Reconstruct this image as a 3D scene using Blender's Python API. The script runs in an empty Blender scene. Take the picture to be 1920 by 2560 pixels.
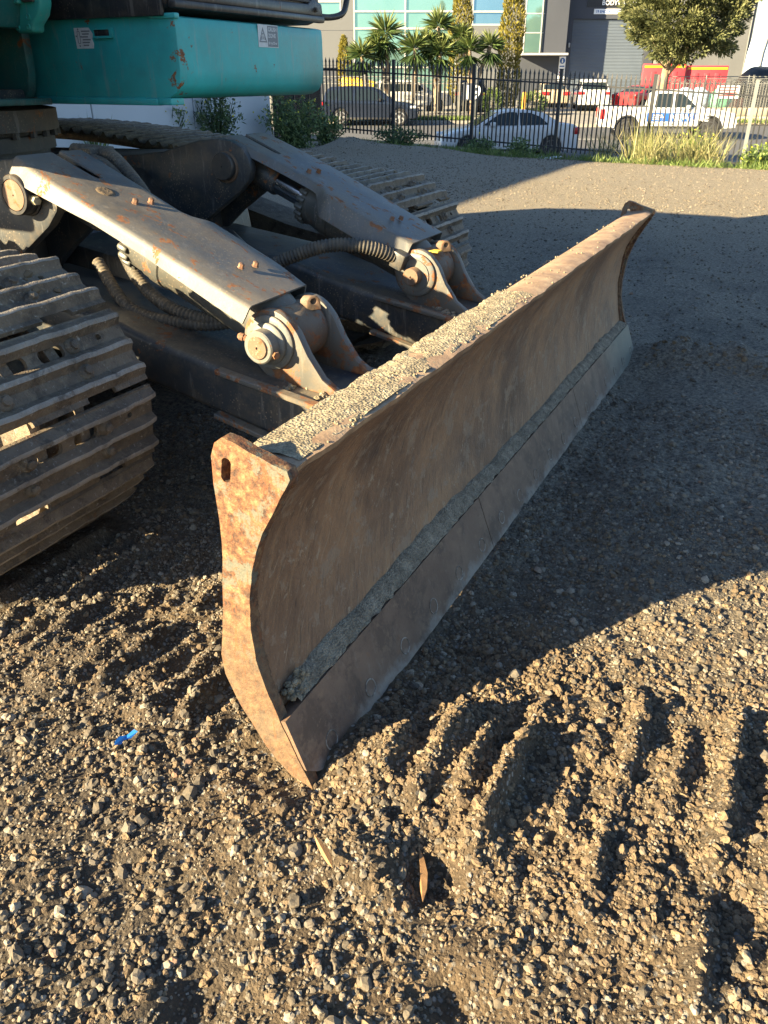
import bpy, bmesh, math, random
import numpy as np
from mathutils import Vector, Matrix
from mathutils.geometry import tessellate_polygon

random.seed(7)
SC = bpy.context.scene
COL = SC.collection
R = math.radians
PI = math.pi

# ------------------------------------------------------------------ camera
PITCH, HEAD = R(28.72), R(26.79)
cam_d = bpy.data.cameras.new('camera')
cam_d.sensor_fit = 'VERTICAL'
cam_d.sensor_height = 36.0
cam_d.lens = 36.0 * 1980 / 2560
cam_d.clip_start = 0.05
cam_d.clip_end = 3000
cam = bpy.data.objects.new('camera', cam_d)
COL.objects.link(cam)
cam.location = (0, 0, 1.2)
cam.rotation_euler = (PI / 2 - PITCH, 0, HEAD)
SC.camera = cam

# ------------------------------------------------------------------ sky and sun
SUN_AZ, SUN_EL = 57.0, 20.0            # light travels towards this angle from +X
LD = Vector((math.cos(R(SUN_AZ)) * math.cos(R(SUN_EL)), math.sin(R(SUN_AZ)) * math.cos(R(SUN_EL)), -math.sin(R(SUN_EL))))
wd = bpy.data.worlds.new('World')
SC.world = wd
wd.use_nodes = True
wnt = wd.node_tree
sky = wnt.nodes.new('ShaderNodeTexSky')
sky.sky_type = 'NISHITA'
sky.sun_disc = False
sky.sun_elevation = R(SUN_EL)
sky.sun_rotation = math.atan2(-LD.x, -LD.y)
sky.dust_density = 0.6
sky.ozone_density = 3.0
wnt.links.new(sky.outputs[0], wnt.nodes['Background'].inputs[0])
wnt.nodes['Background'].inputs[1].default_value = 0.050
sl = bpy.data.lights.new('sun', 'SUN')
sl.energy = 5.0
sl.angle = R(0.5)
sl.color = (1.0, 0.80, 0.48)
so = bpy.data.objects.new('sun', sl)
COL.objects.link(so)
so.location = (-6, -9, 8)
so.rotation_euler = LD.to_track_quat('-Z', 'Y').to_euler()
SC.view_settings.view_transform = 'Standard'
SC.view_settings.look = 'None'
SC.view_settings.gamma = 1.0
SC.view_settings.exposure = 2.5
SC.view_settings.use_curve_mapping = False
SC.cycles.max_bounces = 6

# ------------------------------------------------------------------ frames
RT = np.array([math.cos(HEAD), math.sin(HEAD)])
HD = np.array([-math.sin(HEAD), math.cos(HEAD)])
def S(r, d, z=0.0):                     # street frame: r metres to the right, d metres ahead
    p = RT * r + HD * d
    return (float(p[0]), float(p[1]), z)
def street_z(d):
    return -1.65 + 0.018 * d

# ------------------------------------------------------------------ noise
_rs = np.random.RandomState(3)
_perm = _rs.permutation(512)
_val = _rs.rand(512)
def vnoise(x, y, seed=0):
    x = np.asarray(x, float); y = np.asarray(y, float)
    xi = np.floor(x).astype(int); yi = np.floor(y).astype(int)
    fx = x - xi; fy = y - yi
    fx = fx * fx * (3 - 2 * fx); fy = fy * fy * (3 - 2 * fy)
    def h(a, b):
        return _val[(_perm[(_perm[(a + seed * 37) & 511] + b) & 511])]
    return (h(xi, yi) * (1 - fx) + h(xi + 1, yi) * fx) * (1 - fy) + (h(xi, yi + 1) * (1 - fx) + h(xi + 1, yi + 1) * fx) * fy
def fbm(x, y, f, oct=3, seed=0):
    t = 0; a = .5
    for k in range(oct):
        t = t + a * (vnoise(x * f, y * f, seed + k) - .5) * 2
        f *= 2.03; a *= .5
    return t

# ------------------------------------------------------------------ mesh builder
class MB:
    def __init__(s):
        s.v = []; s.f = []; s.m = []
    def add(s, vs, fs, m=0):
        n = len(s.v)
        s.v.extend([tuple(map(float, p)) for p in vs])
        for f in fs:
            s.f.append(tuple(n + i for i in f)); s.m.append(m)
        return s
    def box(s, lo, hi, m=0, mat=None):
        (x0, y0, z0), (x1, y1, z1) = lo, hi
        v = [(x0,y0,z0),(x1,y0,z0),(x1,y1,z0),(x0,y1,z0),(x0,y0,z1),(x1,y0,z1),(x1,y1,z1),(x0,y1,z1)]
        if mat is not None: v = [mat @ Vector(p) for p in v]
        return s.add(v, [(0,3,2,1),(4,5,6,7),(0,1,5,4),(1,2,6,5),(2,3,7,6),(3,0,4,7)], m)
    def prism(s, outer, t0, t1, mp, holes=(), m=0, mside=None):
        loops = [list(outer)] + [list(h) for h in holes]
        flat = [p for l in loops for p in l]
        tris = tessellate_polygon([[Vector((p[0], p[1], 0)) for p in l] for l in loops])
        n = len(flat)
        vs = [mp(p[0], p[1], t0) for p in flat] + [mp(p[0], p[1], t1) for p in flat]
        s.add(vs, [tuple(t) for t in tris] + [tuple(n + i for i in reversed(t)) for t in tris], m)
        b = len(s.v) - 2 * n; o = 0
        for l in loops:
            k = len(l)
            for i in range(k):
                j = (i + 1) % k
                s.f.append((b + o + i, b + o + j, b + n + o + j, b + n + o + i)); s.m.append(m if mside is None else mside)
            o += k
        return s
    def tube(s, path, rad, seg=10, cap=True, m=0):
        P = [Vector(p) for p in path]; n = len(P)
        up = Vector((0, 0, 1)); prev = None; vs = []
        for i in range(n):
            t = (P[min(i + 1, n - 1)] - P[max(i - 1, 0)]).normalized()
            if prev is None:
                a = t.cross(up if abs(t.z) < .9 else Vector((1, 0, 0))).normalized()
            else:
                a = (prev - t * prev.dot(t)).normalized()
            prev = a; b = t.cross(a)
            r = rad[i] if hasattr(rad, '__len__') else rad
            for k in range(seg):
                an = 2 * PI * k / seg
                vs.append(P[i] + a * (math.cos(an) * r) + b * (math.sin(an) * r))
        fs = []
        for i in range(n - 1):
            for k in range(seg):
                k2 = (k + 1) % seg
                fs.append((i*seg+k, i*seg+k2, (i+1)*seg+k2, (i+1)*seg+k))
        if cap:
            fs.append(tuple(reversed(range(seg)))); fs.append(tuple((n-1)*seg + k for k in range(seg)))
        return s.add(vs, fs, m)
    def lathe(s, prof, org, axis, seg=24, m=0):       # prof: (radius, height along axis)
        ax = Vector(axis).normalized(); o = Vector(org)
        a = ax.cross(Vector((0, 0, 1)) if abs(ax.z) < .9 else Vector((1, 0, 0))).normalized(); b = ax.cross(a)
        vs = []
        for r, h in prof:
            for k in range(seg):
                an = 2 * PI * k / seg
                vs.append(o + ax * h + (a * math.cos(an) + b * math.sin(an)) * r)
        fs = []
        for i in range(len(prof) - 1):
            for k in range(seg):
                k2 = (k + 1) % seg
                fs.append((i*seg+k, i*seg+k2, (i+1)*seg+k2, (i+1)*seg+k))
        fs.append(tuple(reversed(range(seg)))); fs.append(tuple((len(prof)-1)*seg + k for k in range(seg)))
        return s.add(vs, fs, m)
    def grid(s, P, m=0, close=False):                # P[i][j] -> points
        ni, nj = len(P), len(P[0])
        vs = [p for row in P for p in row]; fs = []
        for i in range(ni - 1):
            for j in range(nj if close else nj - 1):
                j2 = (j + 1) % nj
                fs.append((i*nj+j, i*nj+j2, (i+1)*nj+j2, (i+1)*nj+j))
        return s.add(vs, fs, m)
    def mesh(s, name, mats, bevel=0, smooth=35, segs=2, weld=False):
        me = bpy.data.meshes.new(name)
        me.from_pydata(s.v, [], s.f)
        for mt in (mats if isinstance(mats, (list, tuple)) else [mats]): me.materials.append(mt)
        me.polygons.foreach_set('material_index', s.m)
        bm = bmesh.new(); bm.from_mesh(me)
        if weld: bmesh.ops.remove_doubles(bm, verts=bm.verts, dist=1e-5)
        bmesh.ops.recalc_face_normals(bm, faces=bm.faces)
        if bevel:
            bmesh.ops.dissolve_limit(bm, angle_limit=R(2), verts=bm.verts, edges=bm.edges, delimit={'MATERIAL'})
            es = [e for e in bm.edges if len(e.link_faces) == 2 and e.calc_face_angle(0) > R(38)]
            if es: bmesh.ops.bevel(bm, geom=es, offset=bevel, segments=segs, profile=.5, affect='EDGES', clamp_overlap=True)
        if smooth:
            for f in bm.faces: f.smooth = True
            for e in bm.edges:
                e.smooth = not (len(e.link_faces) == 2 and e.calc_face_angle(0) > R(smooth))
        bm.to_mesh(me); bm.free()
        return me
    def build(s, name, mats, parent=None, **k):
        return link(name, s.mesh(name, mats, **k), parent)

ORG = {}
def link(name, me, parent=None):
    o = bpy.data.objects.new(name, me)
    COL.objects.link(o)
    if parent is not None:
        o.parent = parent
        if parent.name in ORG: o.location = -ORG[parent.name]
    return o
def tag(o, label, cat, group=None):
    o['label'] = label; o['category'] = cat
    if group: o['group'] = group
    return o
def thing(name, label, cat, loc=(0, 0, 0), rz=0.0, group=None):
    o = bpy.data.objects.new(name, None)
    o.empty_display_size = .2
    COL.objects.link(o)
    o.location = loc; o.rotation_euler = (0, 0, rz)
    return tag(o, label, cat, group)
def struct(o):
    o['kind'] = 'structure'; return o
def stuff(o, label=None, cat=None):
    o['kind'] = 'stuff'
    if label: o['label'] = label; o['category'] = cat
    return o
XZ = lambda u, v, t: (u, t, v)           # polygon in the XZ plane, extruded along Y
YZ = lambda u, v, t: (t, u, v)
XY = lambda u, v, t: (u, v, t)
def circ(cx, cy, r, n=16, a0=0, a1=2*PI, ry=None):
    full = abs(a1 - a0 - 2*PI) < 1e-6
    k = n if full else n + 1
    return [(cx + r*math.cos(a0 + (a1-a0)*i/n), cy + (ry or r)*math.sin(a0 + (a1-a0)*i/n)) for i in range(k)]
def rrect(cx, cy, w, h, r, n=3):
    o = []
    for sx, sy, a in ((1,1,0),(-1,1,PI/2),(-1,-1,PI),(1,-1,1.5*PI)):
        for i in range(n + 1):
            t = a + PI/2*i/n
            o.append((cx + sx*(w/2-r) + r*math.cos(t), cy + sy*(h/2-r) + r*math.sin(t)))
    return o
def spline(pts, n):
    P = [Vector(p) for p in pts]; out = []
    for i in range(len(P) - 1):
        p0, p1, p2, p3 = P[max(i-1,0)], P[i], P[i+1], P[min(i+2,len(P)-1)]
        for k in range(n):
            t = k / n
            out.append(.5*((2*p1)+(p2-p0)*t+(2*p0-5*p1+4*p2-p3)*t*t+(3*p1-p0-3*p2+p3)*t**3))
    out.append(P[-1]); return out
def text_mesh(name, body, mat, size, origin, right, upv, parent=None, off=0, align='LEFT', extrude=.0015, bold=0.0):
    cu = bpy.data.curves.new(name, 'FONT'); cu.body = body; cu.size = size; cu.align_x = align; cu.extrude = extrude; cu.offset = bold
    t = bpy.data.objects.new(name + '_src', cu); COL.objects.link(t)
    dg = bpy.context.evaluated_depsgraph_get(); dg.update()
    me = bpy.data.meshes.new_from_object(t.evaluated_get(dg))
    COL.objects.unlink(t); bpy.data.objects.remove(t)
    r = Vector(right).normalized(); u = Vector(upv).normalized(); n = r.cross(u); o = Vector(origin)
    for v in me.vertices:
        c = v.co.copy(); v.co = o + r*c.x + u*c.y + n*(c.z + off)
    me.materials.clear(); me.materials.append(mat)
    return link(name, me, parent)

# ------------------------------------------------------------------ materials
class NB:
    def __init__(s, name):
        s.mat = bpy.data.materials.new(name); s.mat.use_nodes = True
        s.nt = s.mat.node_tree; s.b = s.nt.nodes['Principled BSDF']; s._pos = None
    def n(s, t, **k):
        o = s.nt.nodes.new(t)
        for a, b in k.items(): setattr(o, a, b)
        return o
    def put(s, sock, v):
        if isinstance(v, bpy.types.NodeSocket): s.nt.links.new(v, sock)
        elif v is not None:
            if isinstance(v, (tuple, list)) and len(v) == 3 and sock.type == 'RGBA': v = (*v, 1)
            sock.default_value = v
    def pos(s, scale=None, rot=None):
        if s._pos is None: s._pos = s.n('ShaderNodeNewGeometry')
        p = s._pos.outputs['Position']
        if scale is None: return p
        mp = s.n('ShaderNodeMapping'); s.put(mp.inputs['Vector'], p); mp.inputs['Scale'].default_value = scale
        if rot: mp.inputs['Rotation'].default_value = rot
        return mp.outputs[0]
    def streak(s, ang, k):                # streaks k times longer than wide, leaning by ang in the YZ plane
        m1 = s.n('ShaderNodeMapping'); s.put(m1.inputs['Vector'], s.pos()); m1.inputs['Rotation'].default_value = (-ang, 0, 0)
        m2 = s.n('ShaderNodeMapping'); s.put(m2.inputs['Vector'], m1.outputs[0]); m2.inputs['Scale'].default_value = (.25, 1/k, 1)
        return m2.outputs[0]
    def noise(s, scale, detail=4, rough=.6, vec=None, dist=0):
        o = s.n('ShaderNodeTexNoise'); s.put(o.inputs['Vector'], vec if vec is not None else s.pos())
        o.inputs['Scale'].default_value = scale; o.inputs['Detail'].default_value = detail
        o.inputs['Roughness'].default_value = rough; o.inputs['Distortion'].default_value = dist
        return o.outputs['Fac']
    def voro(s, scale, feature='F1', vec=None, out='Distance'):
        o = s.n('ShaderNodeTexVoronoi', feature=feature); s.put(o.inputs['Vector'], vec if vec is not None else s.pos())
        o.inputs['Scale'].default_value = scale
        return o.outputs[out]
    def rng(s, v, a, b, c=0., d=1.):
        o = s.n('ShaderNodeMapRange'); s.put(o.inputs[0], v)
        for i, q in enumerate((a, b, c, d)): s.put(o.inputs[i + 1], q)
        return o.outputs[0]
    def math(s, op, a, b=None):
        o = s.n('ShaderNodeMath', operation=op); s.put(o.inputs[0], a); s.put(o.inputs[1], b)
        return o.outputs[0]
    def mix(s, f, a, b, blend='MIX'):
        o = s.n('ShaderNodeMix', data_type='RGBA', blend_type=blend)
        s.put(o.inputs[0], f); s.put(o.inputs[6], a); s.put(o.inputs[7], b)
        return o.outputs[2]
    def ramp(s, f, stops):
        o = s.n('ShaderNodeValToRGB'); s.put(o.inputs[0], f); e = o.color_ramp.elements
        while len(e) < len(stops): e.new(.5)
        for q, (p, c) in zip(e, stops): q.position = p; q.color = (*c, 1)
        return o.outputs[0]
    def upness(s):
        if s._pos is None: s.pos()
        x = s.n('ShaderNodeSeparateXYZ'); s.put(x.inputs[0], s._pos.outputs['Normal']); return x.outputs[2]
    def height(s):
        x = s.n('ShaderNodeSeparateXYZ'); s.put(x.inputs[0], s.pos()); return x.outputs
    def rand(s):
        return s.n('ShaderNodeObjectInfo').outputs['Random']
    def bump(s, h, strength=.3, dist=.01, prev=None):
        o = s.n('ShaderNodeBump'); o.inputs['Strength'].default_value = strength; o.inputs['Distance'].default_value = dist
        s.put(o.inputs['Height'], h)
        if prev is not None: s.put(o.inputs['Normal'], prev)
        return o.outputs[0]
    def out(s, col=None, rough=None, metal=None, normal=None, **k):
        s.put(s.b.inputs['Base Color'], col); s.put(s.b.inputs['Roughness'], rough)
        s.put(s.b.inputs['Metallic'], metal); s.put(s.b.inputs['Normal'], normal)
        for a, b in k.items(): s.put(s.b.inputs[a.replace('_', ' ')], b)
        return s.mat
def plain(name, col, rough=.5, metal=0., var=.12, scale=3., bump=0., **k):
    b = NB(name); f = b.noise(scale, 5)
    c = b.mix(b.rng(f, .3, .7), tuple(x*(1-var) for x in col), tuple(min(1, x*(1+var)) for x in col))
    nm = b.bump(b.noise(scale*12, 3), bump, .004) if bump else None
    return b.out(c, b.rng(f, .3, .7, max(.02, rough-.08), min(1, rough+.08)), metal, nm, **k)
RUST = (.15, .05, .02); RUST2 = (.27, .115, .042); DUST = (.30, .235, .15)
def painted(name, base, rough=.5, dust=.5, rust=.5, grime=.3, rscale=9., up=.35, bumpy=.15, stretch=None, chips=False):
    b = NB(name)
    big = b.noise(2.3, 5); mid = b.noise(rscale, 6, .70, dist=.35, vec=b.pos(*stretch) if stretch else None); fine = b.noise(60, 4); fin2 = b.noise(210, 2)
    c = b.mix(b.rng(big, .35, .7), tuple(x*.72 for x in base), tuple(min(1, x*1.22) for x in base))
    sc = b.noise(5, 7, .75, vec=b.pos((7, 7, .7), (.3, .7, .2)))
    c = b.mix(b.math('MULTIPLY', b.rng(sc, .57, .63), .25), c, (.32, .30, .27))
    up_ = b.rng(b.upness(), up, 1.0)
    du = b.math('MULTIPLY', b.rng(b.math('ADD', b.noise(4.2, 6, .7), b.math('MULTIPLY', fine, .35)), .55, .85), b.math('ADD', b.math('MULTIPLY', up_, dust), dust*.09))
    c = b.mix(du, c, b.mix(fin2, (.20, .15, .095), DUST))
    if chips:                        # paint knocked off along the front upright edge of the box
        px = b.height(); dx = b.math('ADD', px[0], 2.225); dy = b.math('SUBTRACT', px[1], 2.72)
        dist_ = b.math('SQRT', b.math('ADD', b.math('MULTIPLY', dx, dx), b.math('MULTIPLY', dy, dy)))
        mid = b.math('ADD', mid, b.rng(dist_, .0, .10, .105, .0))
    rm = b.rng(b.math('ADD', mid, b.math('MULTIPLY', fin2, .06)), .69 - .15*rust, .715 - .15*rust)
    rc = b.mix(b.rng(fine, .35, .65), RUST, RUST2)
    c = b.mix(rm, c, rc)
    film = b.math('MULTIPLY', b.rng(b.noise(16, 6, .72), .46, .66), min(.7, dust*.9))
    c = b.mix(film, c, b.mix(fin2, (.075, .058, .040), (.19, .15, .10)))
    spl = b.math('MULTIPLY', b.math('MULTIPLY', b.rng(b.voro(95), .30, .18), b.rng(b.noise(5.5, 4), .48, .60)), min(.8, dust*1.3))
    c = b.mix(spl, c, (.27, .215, .145))
    gm = b.math('MULTIPLY', b.rng(b.noise(3.1, 6, .7), .5, .72), grime)
    c = b.mix(gm, c, (.05, .04, .032))
    rr = b.math('ADD', b.rng(big, .3, .7, rough - .08, rough + .08), b.math('MULTIPLY', b.math('ADD', rm, du), .3))
    nm = b.bump(b.math('ADD', mid, b.math('MULTIPLY', fin2, .35)), bumpy, .006)
    return b.out(c, rr, 0., nm)
M = {}
M['dark'] = painted('dark_paint', (.030, .038, .046), .46, .55, .35, .25)
M['black'] = painted('black_housing', (.018, .020, .024), .42, .35, .05, .3)
M['guard'] = painted('guard_paint', (.105, .110, .112), .52, .45, .52, .22, 13., .2, .15, ((1.0, 1.6, 1.0), (0, .4, .5)))
M['teal'] = painted('teal_paint', (.030, .39, .385), .45, .12, .05, .20, 13., chips=True)
M['tealg'] = painted('grimy_teal_paint', (.012, .13, .12), .5, .25, .35, 1., 6.)
M['tealb'] = painted('cast_teal_paint', (.035, .36, .30), .5, .15, .1, .5, 9.)
M['ring'] = painted('ring_steel', (.045, .041, .036), .6, .35, .35, .4)
# rusty end plates
b = NB('rusty_plate')
big = b.noise(13, 6, .75, dist=.15); mid = b.noise(55, 5, .75, dist=.1); fine = b.noise(190, 3)
c = b.ramp(mid, [(.35, (.036, .019, .012)), (.46, (.100, .044, .020)), (.54, (.155, .078, .034)), (.64, (.22, .145, .070))])
c = b.mix(b.math('MULTIPLY', b.rng(big, .53, .57), .85), c, b.mix(fine, (.060, .078, .070), (.15, .145, .105)))
hz = b.height()[2]
c = b.mix(b.math('MULTIPLY', b.rng(b.math('ADD', hz, b.math('MULTIPLY', big, .35)), .62, .44), .85), c, b.mix(b.rng(mid, .34, .66), (.072, .044, .026), (.165, .104, .056)))
stk = b.noise(22, 5, .7, vec=b.pos((5, 5, .8)))
c = b.mix(b.math('MULTIPLY', b.rng(stk, .56, .62), .6), c, (.20, .062, .02))
M['rust'] = b.out(c, .78, 0., b.bump(b.math('ADD', mid, b.math('MULTIPLY', fine, .5)), .45, .006))
# moldboard: earth-polished rust with scratches
b = NB('polished_rust_steel')
big = b.noise(2.2, 6, .65, dist=.5); mid = b.noise(14, 6, .7); fine = b.noise(180, 3)
c = b.ramp(big, [(.34, (.105, .062, .040)), (.5, (.205, .120, .070)), (.64, (.31, .180, .095))])
sx = b.noise(38, 4, .7, vec=b.streak(R(62), 7))
c = b.mix(b.math('MULTIPLY', b.rng(sx, .50, .68), .55), c, (.33, .20, .105))
sy = b.noise(150, 3, .7, vec=b.streak(R(48), 16))
c = b.mix(b.math('MULTIPLY', b.rng(sy, .61, .70), .45), c, (.40, .31, .21))
sd = b.noise(120, 3, .7, vec=b.streak(R(70), 12))
c = b.mix(b.math('MULTIPLY', b.rng(sd, .58, .68), .6), c, (.05, .034, .026))
c = b.mix(b.math('MULTIPLY', b.rng(mid, .56, .60), .55), c, (.27, .205, .145))
c = b.mix(b.math('MULTIPLY', b.rng(b.noise(27, 6, .78, dist=.3), .60, .645), .75), c, (.34, .27, .19))
c = b.mix(b.math('MULTIPLY', b.rng(b.noise(5, 5, .7), .54, .66), .45), c, (.075, .055, .047))
M['mold'] = b.out(c, b.rng(big, .3, .7, .46, .66), .05, b.bump(b.math('ADD', b.math('ADD', fine, b.math('MULTIPLY', mid, 2.)), b.math('ADD', sy, b.math('MULTIPLY', sd, .7))), .35, .005))
def cutedge(name, a, bb):
    b = NB(name)
    big = b.noise(3.5, 6, .65, dist=.4); mid = b.noise(17, 6, .7); fine = b.noise(200, 3)
    c = b.mix(b.rng(big, .35, .65), a, bb)
    hz = b.height()[2]
    rub = b.math('MULTIPLY', b.rng(b.math('SUBTRACT', hz, b.math('MULTIPLY', b.noise(7, 6, .75), .16)), -.055, -.085), .7)
    c = b.mix(rub, c, (.30, .27, .23))
    c = b.mix(b.math('MULTIPLY', b.rng(b.noise(8, 6, .75, dist=.3), .50, .60), .6), c, (.058, .038, .028))
    c = b.mix(b.math('MULTIPLY', b.rng(b.noise(26, 5, .75), .56, .63), .5), c, (.24, .155, .095))
    st = b.noise(9, 6, .75, vec=b.pos((6, 6, 1.2)))
    c = b.mix(b.math('MULTIPLY', b.rng(st, .56, .66), .45), c, (.22, .17, .13))
    c = b.mix(b.math('MULTIPLY', b.rng(mid, .62, .68), .5), c, (.20, .10, .045))
    c = b.mix(b.math('MULTIPLY', b.rng(b.math('ADD', b.height()[1], b.math('MULTIPLY', big, .5)), 3.60, 4.02), .8), c, (.17, .18, .145))  # far end paler: a sky reflection mixed into the steel colour
    return b.out(c, .62, .0, b.bump(b.math('ADD', fine, mid), .2, .004))
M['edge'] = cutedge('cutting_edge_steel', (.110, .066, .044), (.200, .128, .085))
M['edge2'] = cutedge('worn_edge_steel', (.12, .105, .088), (.20, .19, .155))
b = NB('bolt_ring'); M['boltring'] = b.out(b.mix(b.rng(b.noise(60, 3), .42, .55), (.10, .080, .062), (.30, .26, .21)), .6, .0)
# top of the blade, sunlit worn rust
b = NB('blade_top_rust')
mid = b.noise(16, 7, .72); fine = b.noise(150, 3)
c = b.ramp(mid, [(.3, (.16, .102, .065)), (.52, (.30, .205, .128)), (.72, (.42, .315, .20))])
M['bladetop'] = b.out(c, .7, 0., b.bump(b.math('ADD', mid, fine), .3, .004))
# dry soil caked on steel
def soilmat(name, ca, cb, cc, bscale=120, bs=.6, bd=.008):
    b = NB(name)
    f = b.noise(35, 6, .7); g = b.noise(bscale, 4, .7); v = b.voro(bscale*1.4)
    c = b.ramp(f, [(.28, ca), (.5, cb), (.74, cc)])
    c = b.mix(b.math('MULTIPLY', b.rng(v, .5, .9), .5), c, tuple(x*.55 for x in ca))
    return b.out(c, .95, 0., b.bump(b.math('ADD', g, v), bs, bd))
M['cake'] = soilmat('caked_soil', (.11, .090, .060), (.25, .21, .14), (.42, .365, .26), 130, .7, .005)
M['greycake'] = soilmat('grey_packed_soil', (.13, .108, .078), (.25, .212, .155), (.42, .365, .275), 140, .8, .007)
# tracks
def trackmat(name, a, bb, mud):
    b = NB(name)
    big = b.noise(7, 6, .7); mid = b.noise(34, 6, .72); fine = b.noise(170, 3)
    c = b.mix(b.rng(big, .35, .65), a, bb)
    c = b.mix(b.math('MULTIPLY', b.rng(mid, .50, .64), mud), c, b.mix(fine, (.15, .115, .075), (.26, .21, .145)))
    c = b.mix(b.math('MULTIPLY', b.rng(b.noise(55, 5, .75), .60, .66), .7), c, (.37, .34, .30))
    c = b.mix(b.math('MULTIPLY', b.rng(b.noise(15, 6, .72), .54, .63), .65), c, (.05, .040, .031))
    c = b.mix(b.math('MULTIPLY', b.rng(b.noise(9, 6, .7, dist=.5), .63, .68), .5), c, (.18, .085, .035))
    return b.out(c, .72, .1, b.bump(b.math('ADD', b.math('ADD', mid, fine), big), .55, .008))
M['track'] = trackmat('muddy_track_steel', (.088, .070, .052), (.185, .146, .104), .8)
M['crest'] = trackmat('worn_grouser_crest', (.20, .172, .14), (.34, .305, .255), .4)
M['chrome'] = NB('chrome').out((.75, .78, .82), .16, 1.)
M['barrel'] = painted('cylinder_paint', (.075, .078, .072), .5, .45, .25, .1)
M['hose'] = painted('hose_rubber', (.055, .052, .046), .7, .8, 0., .2, up=0)
M['boltrust'] = painted('rusty_bolt', (.20, .10, .06), .7, .3, .8, .1, 40.)
M['boltmetal'] = plain('zinc_bolt', (.42, .38, .27), .5, .3, .2, 40)
M['pin'] = painted('rusty_pin', (.15, .088, .052), .6, .6, .6, .15, 40.)
M['pinring'] = painted('pin_collar_paint', (.12, .13, .125), .5, .5, .55, .1, 18.)
M['cleat'] = painted('worn_bracket_paint', (.095, .095, .088), .5, .9, .95, .25, 11.)
M['eye'] = painted('rusty_cast_steel', (.105, .075, .052), .6, .7, .95, .3, 14.)
M['yellow'] = plain('yellow_paint_mark', (.65, .42, .04), .5)
# ground
b = NB('yard_soil')
big = b.noise(1.3, 5, .6); mid = b.noise(11, 7, .7); fine = b.noise(95, 5, .75); v1 = b.voro(150); v2 = b.voro(60)
c = b.ramp(mid, [(.32, (.030, .020, .012)), (.5, (.085, .058, .033)), (.66, (.180, .128, .072))])
c = b.mix(b.rng(big, .38, .62), c, b.mix(fine, (.030, .023, .016), (.110, .082, .050)))
c = b.mix(b.math('MULTIPLY', b.rng(fine, .55, .68), .5), c, (.21, .156, .096))
sp = b.voro(85, out='Color'); sq = b.n('ShaderNodeSeparateColor'); b.put(sq.inputs[0], sp)
c = b.mix(b.math('MULTIPLY', b.rng(sq.outputs[0], .72, .80), b.rng(b.voro(85), .5, .3)), c, b.mix(sq.outputs[1], (.10, .098, .095), (.36, .33, .28)))
far = b.n('ShaderNodeCameraData')
xyz = b.height()
# the worn-in yard beyond the machine is fine grey crushed rock
gm = b.rng(b.math('ADD', xyz[1], b.math('MULTIPLY', big, .8)), 1.7, 2.6)
gcol = b.mix(b.rng(b.noise(60, 5, .8), .38, .72), (.045, .042, .038), (.38, .33, .245))
c = b.mix(b.math('MULTIPLY', gm, .85), c, gcol)
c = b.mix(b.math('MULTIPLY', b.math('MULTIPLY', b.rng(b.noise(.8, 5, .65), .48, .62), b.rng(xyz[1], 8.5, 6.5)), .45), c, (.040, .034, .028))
dry = b.rng(b.math('ADD', xyz[1], b.math('MULTIPLY', big, 1.5)), 7.6, 9.2)  # paler far yard: the sunlit strip painted into the soil colour
c = b.mix(b.math('MULTIPLY', dry, .38), c, b.mix(b.rng(b.noise(45, 5, .8), .35, .68), (.15, .125, .085), (.46, .395, .28)))
nm = b.bump(b.math('ADD', b.math('ADD', fine, b.math('MULTIPLY', v2, -.5)), b.math('MULTIPLY', v1, -.5)), .8, .012)
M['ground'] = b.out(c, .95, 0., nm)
b = NB('gravel_stone')
rd = b.rand(); f = b.noise(120, 4, .7); f2 = b.noise(30, 3)
c = b.ramp(rd, [(0, (.034, .033, .032)), (.32, (.066, .061, .053)), (.56, (.155, .132, .098)), (.68, (.120, .110, .096)), (.86, (.215, .190, .146)), (.97, (.30, .27, .22)), (1., (.24, .13, .08))])
c = b.mix(b.math('MULTIPLY', b.math('ADD', b.rng(f, .38, .62), b.math('MULTIPLY', b.rng(b.upness(), .0, .9), .2)), .45), c, (.165, .126, .080))
M['stone'] = b.out(c, .88, 0., b.bump(b.math('ADD', f, f2), .4, .003))
b = NB('soil_clod')
rd = b.rand(); f = b.noise(150, 4, .7)
c = b.mix(rd, (.070, .048, .029), (.215, .152, .088))
c = b.mix(b.math('MULTIPLY', f, .5), c, (.14, .11, .075))
M['clod'] = b.out(c, .95, 0., b.bump(b.math('ADD', f, b.noise(60, 3)), .7, .006))
M['mound'] = soilmat('dark_soil_heap', (.03, .028, .026), (.055, .05, .046), (.10, .09, .08), 30, .8, .05)
# street
b = NB('asphalt'); f = b.noise(40, 5, .8); M['asphalt'] = b.out(b.mix(f, (.055, .057, .062), (.105, .107, .112)), .85, 0., b.bump(f, .3, .01))
M['concrete'] = plain('concrete', (.25, .235, .21), .85, 0, .2, 1.2, .2)
M['whiteline'] = plain('line_paint', (.75, .73, .68), .7)
M['verge'] = plain('verge_soil', (.10, .11, .045), .95, 0, .4, 2., .4)
M['wallgrey'] = plain('painted_wall_grey', (.105, .112, .122), .8, 0, .06, .3)
M['wallblue'] = plain('precast_panel', (.47, .49, .52), .8, 0, .07, .6, .05)
M['walllight'] = plain('precast_wall_pale', (.12, .125, .13), .85, 0, .08, .5)
M['walldark'] = plain('charcoal_wall', (.045, .052, .07), .7, 0, .1, .3)
M['shutter'] = plain('shutter_steel', (.15, .185, .235), .45, .3, .06, .4)
M['frame'] = plain('window_frame_white', (.36, .36, .36), .5)
b = NB('tinted_glass'); M['glass'] = b.out(b.mix(b.noise(.5, 3), (.16, .34, .33), (.30, .50, .48)), .04, .7)
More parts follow.
